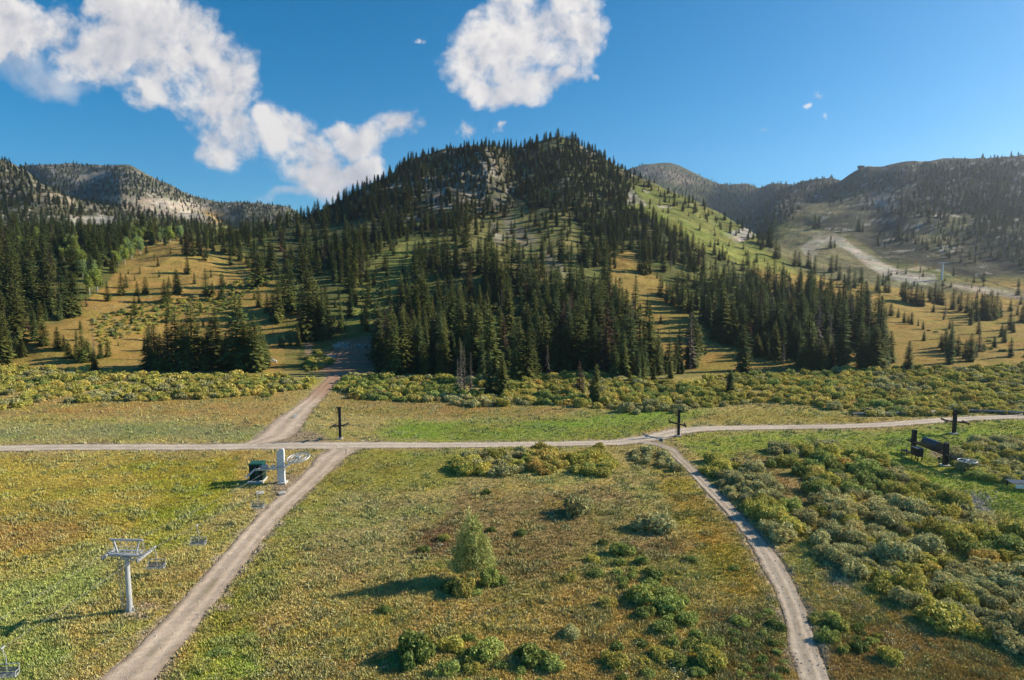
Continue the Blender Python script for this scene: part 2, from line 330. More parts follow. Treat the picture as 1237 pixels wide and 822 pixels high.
def b_ground(nt, b):
    L = nt.links.new
    c = attr(nt, 'tint'); f1 = noise(nt, .9, 5, .7); f2 = noise(nt, 4.0, 3, .7)
    k = mth(nt, 'MULTIPLY', ramp(nt, f1, .6, 1.35), ramp(nt, f2, .65, 1.3))
    L(mul(nt, c, k), b.inputs['Base Color'])
    bp = N(nt, 'ShaderNodeBump'); bp.inputs['Strength'].default_value = .9; bp.inputs['Distance'].default_value = .35
    L(mth(nt, 'ADD', f1, mth(nt, 'MULTIPLY', f2, .4)), bp.inputs['Height']); L(bp.outputs[0], b.inputs['Normal'])
M_GROUND = mat('ground_cover', b_ground, .95, .05)
def b_dirt(nt, b):
    L = nt.links.new; c = attr(nt, 'tint'); f1 = noise(nt, 1.6, 5, .65); f2 = noise(nt, 9, 3, .7)
    k = mth(nt, 'MULTIPLY', ramp(nt, f1, .8, 1.15), ramp(nt, f2, .82, 1.14)); L(mul(nt, c, k), b.inputs['Base Color'])
    bp = N(nt, 'ShaderNodeBump'); bp.inputs['Strength'].default_value = .6; bp.inputs['Distance'].default_value = .12
    L(f2, bp.inputs['Height']); L(bp.outputs[0], b.inputs['Normal'])
M_DIRT = mat('packed_dirt', b_dirt, .95, .05)
def b_grass(nt, b):
    c = attr(nt, 'tint'); g = N(nt, 'ShaderNodeNewGeometry')
    nt.links.new(mul(nt, c, ramp(nt, g.outputs['Random Per Island'], .82, 1.3, 0, 1)), b.inputs['Base Color'])
M_GRASS = mat('grass_blades', b_grass, .8, .1)
def leafmat(name, col, var=.35, alt=None, altamt=0.3, trans=.2, rough=.7):
    def bl(nt, b):
        L = nt.links.new; g = N(nt, 'ShaderNodeNewGeometry'); o = N(nt, 'ShaderNodeObjectInfo')
        k = mth(nt, 'MULTIPLY', ramp(nt, g.outputs['Random Per Island'], 1 - var, 1 + var, 0, 1), ramp(nt, o.outputs['Random'], .78, 1.25, 0, 1))
        c = mixc(nt, ramp(nt, noise(nt, .35, 3, .6), 0, altamt * 2, .45, .7), tuple(col), tuple(alt or col))
        L(mul(nt, c, k), b.inputs['Base Color'])
        if trans:
            t = N(nt, 'ShaderNodeBsdfTranslucent'); L(mul(nt, c, k), t.inputs['Color']); mx = N(nt, 'ShaderNodeMixShader'); mx.inputs[0].default_value = trans
            L(b.outputs[0], mx.inputs[1]); L(t.outputs[0], mx.inputs[2]); L(mx.outputs[0], nt.nodes['Material Output'].inputs['Surface'])
    return mat(name, bl, rough, .15)
def plain(name, col, rough=.6, spec=.3, metal=0, var=.18, scale=3.):
    def bl(nt, b):
        b.inputs['Metallic'].default_value = metal
        k = ramp(nt, noise(nt, scale, 4, .65), 1 - var, 1 + var); rg = N(nt, 'ShaderNodeRGB'); rg.outputs[0].default_value = (*col, 1)
        nt.links.new(mul(nt, rg.outputs[0], k), b.inputs['Base Color'])
    return mat(name, bl, rough, spec)

# ------------------------------------------------------------------ mesh building
def mesh_np(name, V, F, mats, midx=None, tint_=None, smooth=False):
    """V (n,3); F: (m,3) or (m,4) array or list of such arrays"""
    V = np.asarray(V, np.float32); Fs = F if isinstance(F, list) else [F]; Fs = [np.asarray(f, np.int32) for f in Fs if len(f)]
    me = bpy.data.meshes.new(name); me.vertices.add(len(V)); me.vertices.foreach_set('co', V.ravel())
    tot = np.concatenate([np.full(len(f), f.shape[1], np.int32) for f in Fs]); li = np.concatenate([f.ravel() for f in Fs])
    me.loops.add(len(li)); me.loops.foreach_set('vertex_index', li)
    me.polygons.add(len(tot)); me.polygons.foreach_set('loop_start', np.concatenate([[0], np.cumsum(tot)[:-1]]).astype(np.int32))
    if midx is not None: me.polygons.foreach_set('material_index', np.asarray(midx, np.int32))
    for m in (mats if isinstance(mats, (list, tuple)) else [mats]): me.materials.append(m)
    me.update(calc_edges=True)
    me.polygons.foreach_set('use_smooth', np.full(len(tot), smooth))
    if tint_ is not None:
        a = me.color_attributes.new('tint', 'FLOAT_COLOR', 'POINT'); c = np.ones((len(V), 4), np.float32); c[:, :3] = tint_; a.data.foreach_set('color', c.ravel())
    return me
def add(name, me, parent=None, loc=None, rz=0, coll=None, **props):
    o = bpy.data.objects.new(name, me); (coll or COL).objects.link(o)
    if parent is not None: o.parent = parent
    if loc is not None: o.location = loc
    if rz: o.rotation_euler[2] = rz
    for k, v in props.items(): o[k] = v
    return o
class MB:
    """collects tubes and boxes into one mesh"""
    def __init__(s): s.V = []; s.F4 = []; s.F3 = []
    def _v(s, vs): i = len(s.V); s.V.extend([tuple(v) for v in vs]); return i
    def box(s, c, d, rz=0, bev=0, M=None):
        c = Vector(c); r = Matrix.Rotation(rz, 3, 'Z') if M is None else M; h = [x / 2 for x in d]
        i = s._v([c + r @ Vector((sx * h[0], sy * h[1], sz * h[2])) for sz in (-1, 1) for sx, sy in ((-1, -1), (1, -1), (1, 1), (-1, 1))])
        s.F4 += [(i + 3, i + 2, i + 1, i), (i + 4, i + 5, i + 6, i + 7)] + [(i + a, i + (a + 1) % 4, i + 4 + (a + 1) % 4, i + 4 + a) for a in range(4)]
    def tube(s, a, b, r0, r1=None, n=8, cap=True):
        a = Vector(a); b = Vector(b); r1 = r0 if r1 is None else r1; d = (b - a).normalized()
        u = d.orthogonal().normalized(); w = d.cross(u)
        ring = lambda p, r: [p + (u * math.cos(2 * math.pi * k / n) + w * math.sin(2 * math.pi * k / n)) * r for k in range(n)]
        i = s._v(ring(a, r0)); s._v(ring(b, r1)); s.F4 += [(i + k, i + (k + 1) % n, i + n + (k + 1) % n, i + n + k) for k in range(n)]
        if cap:
            j = s._v([a, b]); s.F3 += [(j, i + (k + 1) % n, i + k) for k in range(n)] + [(j + 1, i + n + k, i + n + (k + 1) % n) for k in range(n)]
    def path(s, pts, r, n=6):
        for a, b in zip(pts[:-1], pts[1:]): s.tube(a, b, r, n=n)
    def bar(s, a, b, w, h):
        """rectangular bar from a to b; w sideways (horizontal), h upright"""
        a = Vector(a); b = Vector(b); d = (b - a); L = d.length; d.normalize(); up = Vector((0, 0, 1)) if abs(d.z) < .95 else Vector((1, 0, 0))
        sd = up.cross(d).normalized(); u2 = d.cross(sd); M = Matrix((d, sd, u2)).transposed(); s.box((a + b) / 2, (L, w, h), M=M)
    def torus(s, c, nrm, Rr, r, n=28, m=6):
        c = Vector(c); d = Vector(nrm).normalized(); u = d.orthogonal().normalized(); w = d.cross(u); i = len(s.V)
        for k in range(n):
            e = u * math.cos(2 * math.pi * k / n) + w * math.sin(2 * math.pi * k / n)
            s._v([c + e * (Rr + r * math.cos(2 * math.pi * q / m)) + d * r * math.sin(2 * math.pi * q / m) for q in range(m)])
        s.F4 += [(i + k * m + q, i + ((k + 1) % n) * m + q, i + ((k + 1) % n) * m + (q + 1) % m, i + k * m + (q + 1) % m) for k in range(n) for q in range(m)]
    def mesh(s, name, m):
        return mesh_np(name, np.array(s.V), [np.array(s.F4).reshape(-1, 4), np.array(s.F3).reshape(-1, 3)], m)
    def build(s, name, m, parent=None, **p): return add(name, s.mesh(name, m), parent, **p)
def tag(o, label=None, cat=None, group=None, kind=None):
    for k, v in (('label', label), ('category', cat), ('group', group), ('kind', kind)):
        if v: o[k] = v
    return o
def empty(name, loc, rz=0, label=None, cat=None, group=None):
    o = bpy.data.objects.new(name, None); COL.objects.link(o); o.location = loc; o.rotation_euler[2] = rz; o.empty_display_size = .5
    return tag(o, label, cat, group)

# ------------------------------------------------------------------ ground
def build_ground():
    rows = np.concatenate([np.linspace(-160, 52, 16)[:-1], 1 / np.linspace(1 / 52., 1 / 262., 300)[:-1], np.geomspace(262, 960, 270)[:-1], np.geomspace(960, 3650, 150)])
    t = np.concatenate([np.linspace(-2.4, -.86, 40)[:-1], np.linspace(-.86, .86, 800), np.linspace(.86, 2.4, 40)[1:]])
    Yg, Tg = np.meshgrid(rows, t, indexing='ij'); Xg = Tg * np.sqrt(np.maximum(Yg, 0) ** 2 + 30 ** 2)
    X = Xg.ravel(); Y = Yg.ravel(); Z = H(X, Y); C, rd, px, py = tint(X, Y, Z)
    Z = Z - .10 * (rd < .4) * (Y < 290)        # road bed sits a little lower than the turf
    nr, nc = Yg.shape; a = (np.arange(nr - 1)[:, None] * nc + np.arange(nc - 1)[None]).ravel()
    F = np.stack([a, a + 1, a + nc + 1, a + nc], 1)
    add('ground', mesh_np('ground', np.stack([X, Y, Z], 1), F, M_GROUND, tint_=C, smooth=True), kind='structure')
def build_road(name, key, base, ragged, dz):
    x, y, w, u = ROADL[key]; tx = np.gradient(x); ty = np.gradient(y); l = np.hypot(tx, ty); nx = -ty / l; ny = tx / l
    w = np.minimum(w, 4.8)
    nn = 15; q = np.linspace(-1, 1, nn); j = fbm(u, u * 0 + dz * 100, 3.2, 4, 3, .6) * ragged; j2 = fbm(u, u * 0 + 77 + dz * 100, 3.2, 4, 5, .6) * ragged
    off = q[None] * (w[:, None] + np.where(q[None] > 0, j[:, None], j2[:, None])); X = x[:, None] + nx[:, None] * off; Y = y[:, None] + ny[:, None] * off
    rut = .05 * (np.exp(-((np.abs(q) - .45) / .15) ** 2))[None]
    Z = H(X.ravel(), Y.ravel()).reshape(X.shape) + dz - rut - .05 * (np.abs(q)[None] > .95)
    C = np.empty(X.shape + (3,)); C[:] = base
    C *= (1 + .16 * fbm(X, Y, 5, 4, 9) + .14 * fbm(X, Y, .9, 3, 10))[..., None]
    C *= (1 + .12 * np.exp(-((np.abs(q) - .45) / .16) ** 2) - .16 * np.exp(-(q / .16) ** 2))[None, :, None]; gm = np.exp(-(q / .2) ** 2)[None] * sstep(.05, .4, fbm(X, Y, 4, 4, 19, .6)) * (.5 if 'dirt' in key or 'foot' in key else .15); C += gm[..., None] * (np.array((.25, .2, .1)) - C)
    e = sstep(.7, 1.0, np.abs(q)[None] + .35 * fbm(X, Y, 1.5, 3, 13)); C += e[..., None] * .65 * (np.array((.27, .2, .13)) - C)
    if key == 'dirt_track':
        e = sstep(205, 235, Y); C += e[..., None] * .85 * (np.array((.40, .235, .15)) - C)
    n = X.shape[0]; a = (np.arange(n - 1)[:, None] * nn + np.arange(nn - 1)[None]).ravel(); F = np.stack([a, a + nn, a + nn + 1, a + 1], 1)[:, ::-1]
    add(name, mesh_np(name, np.stack([X.ravel(), Y.ravel(), Z.ravel()], 1), F, M_DIRT, tint_=C.reshape(-1, 3), smooth=True), kind='structure')
build_ground()
build_road('gravel_road', 'gravel_road', (.56, .465, .365), .45, .055)
build_road('dirt_road', 'dirt_road', (.55, .43, .32), .5, .047)
build_road('dirt_track', 'dirt_track', (.55, .43, .32), .6, .040)
build_road('footpath', 'footpath', (.47, .385, .295), .4, .033)
# ------------------------------------------------------------------ vegetation shapes
def tube_np(pts, rad, n=6):
    P = np.asarray(pts, float); V = []; F = []
    for k, p in enumerate(P):
        for q in range(n):
            a = 2 * math.pi * q / n; V.append((p[0] + math.cos(a) * rad[k], p[1] + math.sin(a) * rad[k], p[2]))
    for k in range(len(P) - 1):
        for q in range(n): F.append((k * n + q, k * n + (q + 1) % n, (k + 1) * n + (q + 1) % n, (k + 1) * n + q))
    return np.array(V), np.array(F)
def join(parts):
    """parts: list of (V, F(3 or 4), mat index) -> V, [F4, F3], midx"""
    V = []; f4 = []; f3 = []; m4 = []; m3 = []; o = 0
    for v, f, m in parts:
        if len(f) == 0: continue
        V.append(v)
        (f4 if f.shape[1] == 4 else f3).append(f + o); (m4 if f.shape[1] == 4 else m3).extend([m] * len(f)); o += len(v)
    F = []; 
    if f4: F.append(np.concatenate(f4))
    if f3: F.append(np.concatenate(f3))
    return np.concatenate(V), F, m4 + m3
def spruce(seed, Hh=20., Rm=2.9, whorls=40, full=1.0, taper=.85, ragged=.25, low=.04, sparse=0):
    g = np.random.default_rng(seed); V = []; F = []; n = 0
    def tri(a, b, c):
        nonlocal n
        V.extend((a, b, c)); F.append((n, n + 1, n + 2)); n += 3
    lobe = g.uniform(0, 6.28, 3)
    for w in range(whorls):
        u = (w + g.uniform(-.3, .3)) / whorls; z = Hh * (low + (1 - low) * max(u, 0) ** 1.05)
        env = Rm * (1 - z / Hh) ** taper * min(1, .62 + 3.2 * max(u, 0)) + .12
        nb = int(g.integers(6, 9) * (1 if u < .8 else .7))
        a0 = g.uniform(0, 6.28)
        for b in range(nb):
            if g.random() < sparse: continue
            az = a0 + b * 6.283 / nb + g.uniform(-.3, .3)
            L = env * (1 + ragged * g.normal()) * (1 + .12 * math.sin(az * 2 + lobe[0] + u * 5)); L = max(L, .15)
            d = np.array((math.cos(az), math.sin(az), 0)); s = np.array((-d[1], d[0], 0)); droop = (-.42 + .75 * u) * L + g.uniform(-.1, .1)
            base = np.array((0, 0, z + .12 * L)); tip = base + d * L + np.array((0, 0, droop)); mid = base + d * L * .55 + np.array((0, 0, droop * .35 ))
            ww = (.20 + .17 * L) * full
            # main spray
            tri(base, mid + s * ww, mid - s * ww); tri(mid + s * ww, tip, mid - s * ww)
            # hanging side sprays
            for q in range(3 + int(L > 1.2) * 2):
                f = g.uniform(.25, 1.0); p = base + (tip - base) * f + (0, 0, .05 * L); sd = 1 if q % 2 else -1; l2 = (.28 + .26 * L * (1.15 - f)) * full
                e = p + s * sd * l2 + d * l2 * g.uniform(.1, .8) + np.array((0, 0, -l2 * g.uniform(.1, .75)))
                r = d * g.uniform(.12, .26) * (1 + .35 * L); tri(p - r, p + r + (0, 0, -.12), e)
    # leader
    for q in range(4):
        a = q * 1.57; d = np.array((math.cos(a), math.sin(a), 0)); tri(np.array((0, 0, Hh + .5)), np.array((0, 0, Hh * .955)) + d * .16, np.array((0, 0, Hh * .93)) + d * .05)
    return np.array(V), np.array(F)
def trunk(Hh, r, n=7, bend=0):
    zs = np.linspace(-.8, Hh, 6); return tube_np([(bend * math.sin(z * .3), 0, z) for z in zs], [r * (1 - .93 * max(z, 0) / Hh) + .012 for z in zs], n)
def leaves(g, C, Nn, size, up=.5, aspect=1.8, jitter=.9):
    """rhombic leaf sprays at the points C facing roughly along Nn"""
    n = len(C); d = Nn + g.normal(0, jitter, (n, 3)); d /= np.linalg.norm(d, axis=1)[:, None] + 1e-6
    a = np.cross(d, g.normal(0, 1, (n, 3))); a /= np.linalg.norm(a, axis=1)[:, None] + 1e-6
    a[:, 2] += up; a /= np.linalg.norm(a, axis=1)[:, None]; b = np.cross(d, a); s = size * g.uniform(.6, 1.4, n)[:, None]
    A = a * s * aspect / 2; B = b * s / 2
    V = np.stack([C - A, C + B, C + A, C - B], 1).reshape(-1, 3); F = np.arange(4 * n).reshape(-1, 4); return V, F
def crown_pts(g, lobes, n, shell=.35):
    """points through a set of ellipsoid lobes (x,y,z,r,rz), denser near their outside"""
    w = np.array([l[3] ** 2 for l in lobes]); k = g.choice(len(lobes), n, p=w / w.sum()); L = np.array(lobes)[k]
    d = g.normal(0, 1, (n, 3)); d /= np.linalg.norm(d, axis=1)[:, None]; r = 1 - shell * g.random(n) ** 1.5 + .10 * g.normal(0, 1, n)
    P = L[:, :3] + d * r[:, None] * np.stack([L[:, 3], L[:, 3], L[:, 4]], 1); return P, d
def bush(seed, n=1500, leaf=.085, flat=.72, nl=9, up=.6):
    g = np.random.default_rng(seed); lobes = [(0, 0, .42, .55, .42)]
    for i in range(nl):
        a = g.uniform(0, 6.28); r = g.uniform(.3, .72); s = g.uniform(.24, .42); lobes.append((math.cos(a) * r, math.sin(a) * r, g.uniform(.22, .62) * (1.15 - r * .5), s, s * g.uniform(.8, 1.2)))
    P, d = crown_pts(g, lobes, n * 2, .45); 
    P[:, 2] *= flat / .75; keep = (P[:, 2] > .02)
    # drop what lies deep inside other lobes
    deep = np.zeros(len(P), bool)
    for l in lobes: deep |= (((P[:, :2] - np.array(l[:2])) / (l[3] * .6)) ** 2).sum(1) + ((P[:, 2] - l[2] * flat / .75) / (l[4] * .6)) ** 2 < 1
    keep &= ~deep | (g.random(len(P)) < .2); P = P[keep][:n]; d = d[keep][:n]
    LV, LF = leaves(g, P, d + np.array((0, 0, .35)), leaf, up)
    st = []
    for i in range(9):
        a = g.uniform(0, 6.28); r = g.uniform(.2, .65); h = g.uniform(.45, .75) * flat / .72
        v, f = tube_np([(0.05 * math.cos(a), .05 * math.sin(a), -.15), (math.cos(a) * r * .5, math.sin(a) * r * .5, h * .5), (math.cos(a) * r, math.sin(a) * r, h)], [.022, .016, .006], 4); st.append((v, f, 0))
    SV, SF, _ = join(st)
    return LV, LF, SV, SF[0]
# materials
M_BARK = plain('spruce_bark', (.10, .075, .055), .95, .05); M_DEADW = plain('dead_wood', (.24, .20, .175), .95, .05); M_ASPB = plain('aspen_bark', (.52, .50, .43), .8, .1); M_TWIG = plain('willow_twigs', (.13, .095, .06), .9, .05)
M_SPR = [leafmat('spruce_needles', (.138, .172, .044), .5, (.17, .165, .04), .5, .1), leafmat('fir_needles', (.125, .172, .058), .45, (.11, .125, .05), .4, .2),
         leafmat('olive_needles', (.19, .20, .05), .45, (.105, .11, .028), .4, .1), leafmat('brown_needles', (.15, .09, .055), .4, (.12, .08, .05), .4, .05)]
M_GREYN = leafmat('bare_twigs', (.19, .155, .13), .35, (.15, .12, .10), .5, 0)
M_ASP = [leafmat('aspen_leaves', (.30, .37, .08), .3, (.36, .37, .06), .4, .3), leafmat('pale_aspen_leaves', (.27, .35, .14), .3, (.28, .36, .11), .4, .3)]
WCOL = {'grey-green': (.45, .44, .20), 'yellow-green': (.47, .45, .11), 'yellow': (.54, .47, .13), 'orange': (.50, .38, .11), 'dark green': (.19, .25, .07), 'leafy green': (.33, .39, .11)}
M_WIL = {k: leafmat('willow_leaves_' + k.replace(' ', '_').replace('-', '_'), v, .4, tuple(c * f for c, f in zip(v, (1.15, .95, .8))), .5, .25) for k, v in WCOL.items()}

SPR = []   # (crown mesh, trunk mesh, joined mesh) at 20 m
spec = [(1, 3.5, 42, 1.15, .66, .18, .02, 0, 0), (2, 2.8, 44, 1.1, .62, .18, .02, 0, 1), (3, 3.1, 42, 1.15, .56, .22, .03, .03, 0), (4, 2.5, 44, 1.1, .55, .2, .03, .03, 1),
        (5, 3.9, 42, 1.2, .76, .18, .01, 0, 2), (6, 3.0, 42, 1.15, .55, .2, .02, 0, 2), (7, 2.6, 42, 1.1, .72, .2, .02, 0, 1), (8, 2.5, 40, .9, .62, .3, .05, .15, 3),
        (9, 3.2, 40, 1.2, .52, .24, .03, .04, 0), (10, 2.1, 36, .6, .6, .35, .08, .35, 4)]
src = bpy.data.collections.new('forest_sources')
for s in spec:
    v, f = spruce(s[0], 20, s[1], s[2], s[3], s[4], s[5], s[6], s[7]); tv, tf = trunk(20, .30)
    m = M_GREYN if s[8] == 4 else M_SPR[s[8]]; bk = M_DEADW if s[8] == 4 else M_BARK
    c = mesh_np('spruce_crown', v, f, m); t = mesh_np('spruce_trunk', tv, tf, bk)
    jv, jf, ji = join([(tv, tf, 1), (v, f, 0)]); j = mesh_np('spruce_whole', jv, jf, [m, bk], ji)
    SPR.append((c, t, j)); o = bpy.data.objects.new('spruce_kind_%02d' % s[0], j); src.objects.link(o)
DEAD = 9; BROWN = 7
ASPN = []
for sd in range(3):
    g = np.random.default_rng(50 + sd); lobes = [(g.normal(0, .8), g.normal(0, .8), z, 2.0 - abs(z - 6) * .22, 1.5) for z in np.linspace(4.2, 10, 8)]
    P, d = crown_pts(g, lobes, 1300, .5); lv, lf = leaves(g, P, d, .42, .2, 1.2); tv, tf = trunk(10, .17, 6, .25)
    ASPN.append((mesh_np('aspen_crown', lv, lf, M_ASP[sd % 2]), mesh_np('aspen_trunk', tv, tf, M_ASPB)))
BUSH = {}
for ci, k in enumerate(WCOL):
    BUSH[k] = []
    for q in range(3):
        if ci == 0 or q < 3:
            LV, LF, SV, SF = bush(100 + q + ci * 10, 1900, .088 if k != 'dark green' else .10, .72, 10); BUSH[k].append((mesh_np('willow_foliage', LV, LF, M_WIL[k]), mesh_np('willow_stem', SV, SF, M_TWIG)))
bsrc = bpy.data.collections.new('scrub_sources'); BK = list(WCOL)
for i, k in enumerate(BK):
    for q in range(2):
        LV, LF, SV, SF = bush(200 + q + i * 10, 900, .125, .66, 9); bsrc.objects.link(bpy.data.objects.new('scrub_kind_%02d' % (i * 2 + q), mesh_np('scrub', LV, LF, M_WIL[k])))

# ------------------------------------------------------------------ where the trees stand
# trees measured one by one: base x, base y, top y  (kind: 0 any, 'd' dead, 'b' brown)
TREES = [(58,376,301),(21,357,300),(36,352,289),(84,383,325),(93,382,329),(73,387,348),(55,388,364),(118,334,293),(110,333,284),(147,357,329),(130,364,339),(166,357,339),(176,355,334),(199,366,337),(213,355,325),
 (155,331,325),(169,331,322),(163,339,332),(177,306,294),(191,322,310),(53,417,388),(31,401,369,'b'),(70,422,394),(78,424,404),(100,438,398),(114,438,392,'d'),(131,431,409),(122,433,411),(83,433,411),(93,433,411),(106,436,408),(143,418,411),(28,431,409),(39,424,409,'d'),(20,432,405),(12,430,400),
 (7,403,368,'d'),(10,415,375),(3,395,350),(-8,420,370),(204,448,387),(214,448,370),(222,447,384),(233,443,366),(241,446,385),(252,447,393),(262,440,372),(274,446,402),(287,448,356),(296,448,383),(303,449,388),(309,450,380),(316,447,392),(320,444,403),(180,446,395),(188,447,390),(195,448,402),(227,449,398),(270,447,410),(246,448,405),(282,446,395),(322,442,412),
 (215,355,326),(203,365,341),(249,357,324),(257,357,339),(227,331,308),(235,343,329),(224,308,280),(233,309,281),(241,309,286),(250,311,291),(247,315,300),(279,321,297),(281,308,275),(298,319,305),(312,346,297),(328,327,288),(320,322,290),(351,317,293),(345,312,290),
 (313,371,348),(336,389,341),(330,388,352),(323,378,354),(349,378,313),(343,372,330),(373,411,322),(379,407,324),(366,410,345),(385,408,345),(390,411,354),(397,409,357),(360,418,392),(342,420,403),(338,418,404),(351,417,397),(375,313,284),(369,318,300),(406,302,278),(404,339,304),(412,335,308),(420,330,300),(275,365,337,'d'),(268,362,330),
 (467,451,374,'b'),(461,449,392),(472,452,386),(478,453,379),(487,451,366),(494,450,378),(484,450,395),(515,454,431),(524,451,406),(531,454,414),(538,452,402),(531,430,359),(526,428,372),(510,400,323),(516,398,332),(503,398,340),(507,347,291),(557,475,411,'d'),(561,474,417,'d'),(553,473,432,'d'),(569,474,424,'d'),(591,479,419),(607,479,424),(601,474,438),(574,441,368),(585,444,382),(580,440,374),(566,438,392),
 (428,368,329),(375,395,358),(432,323,291),(542,360,337,'d'),(607,477,432),(627,462,382),(622,458,392),(639,462,395),(645,461,415),(700,478,435,'b'),(704,477,446),(720,486,438),(716,484,452),(742,459,414),(753,457,398),(748,456,420),(770,459,416),(776,458,424),(765,456,428),(790,462,438),(799,443,423),(810,457,435),(815,449,427),
 (782,382,358),(786,381,368),(798,391,379),(777,395,383),(785,395,385),(778,332,288),(784,330,298),(772,328,300),(765,387,358),(757,382,350),(740,374,342),(747,372,350),(844,430,392),(838,424,404),(852,428,416),(897,449,391),(882,476,445),(821,372,353),(830,405,390),(845,391,378),(863,411,374),(914,431,402),(922,429,400),(936,424,360),(930,424,375),(944,428,380),(926,430,398),
 (979,448,399),(972,446,410),(991,448,407),(986,446,418),(1004,445,416),(998,446,420),(963,433,385),(957,432,390),(968,430,398),(1013,409,382),(979,397,358),(990,399,365),(1003,400,378),(998,398,380),(805,452,438),(824,452,430),(819,451,436),(803,448,424),
 (1097,449,411),(1075,438,399),(1055,448,388),(1064,446,389),(1046,445,394),(1051,446,400),(1040,444,400),(1070,442,404),(1059,447,398),(1142,424,395),(1149,428,399),(1146,426,404),(1157,430,406),(1137,420,402),(1172,437,402),(1166,434,410),(1178,432,412),(1201,420,405),(1116,412,399),(1115,398,387),(1182,404,385),(1220,399,375),(1210,407,390),(1224,402,388),
 (1151,374,349),(1160,376,352),(1168,378,354),(1093,364,336),(1090,360,340),(1100,367,342),(1107,368,341),(1112,370,345),(1115,371,349),(1129,367,338),(1133,366,346),(1137,368,344),(1124,364,346),(1122,360,345),(1173,383,360),(1179,386,357),(1185,387,356),(1191,387,355),(1197,386,350),(1203,385,352),(1208,383,362),(1188,380,352),(1235,389,366),(1241,390,362),
 (1047,362,342),(1060,352,330),(1069,352,332),(1073,354,336),(1092,390,376),(1101,392,377),(1097,390,380),(1062,380,364),(1070,382,370),(1076,382,365),(1085,384,372),(1109,394,386),(1128,390,392),(1045,372,360),(1053,392,380),
 (937,312,288),(931,300,270),(928,298,274),(935,275,255),(925,272,258),(941,312,294),(960,322,302),(965,322,304),(976,324,302),(984,330,308),(979,326,310),(994,334,315,'d'),(1004,330,308),(1010,328,306),(1014,338,318),(1025,345,322),(1032,348,326),(1040,342,322),(1020,342,330),(1035,346,334),
 (984,276,258),(989,276,260),(1037,280,262),(1042,281,270),(1003,300,283),(1008,300,288),(1085,290,268),(1122,270,250),(957,258,246),(1096,288,276),(1103,288,274)]
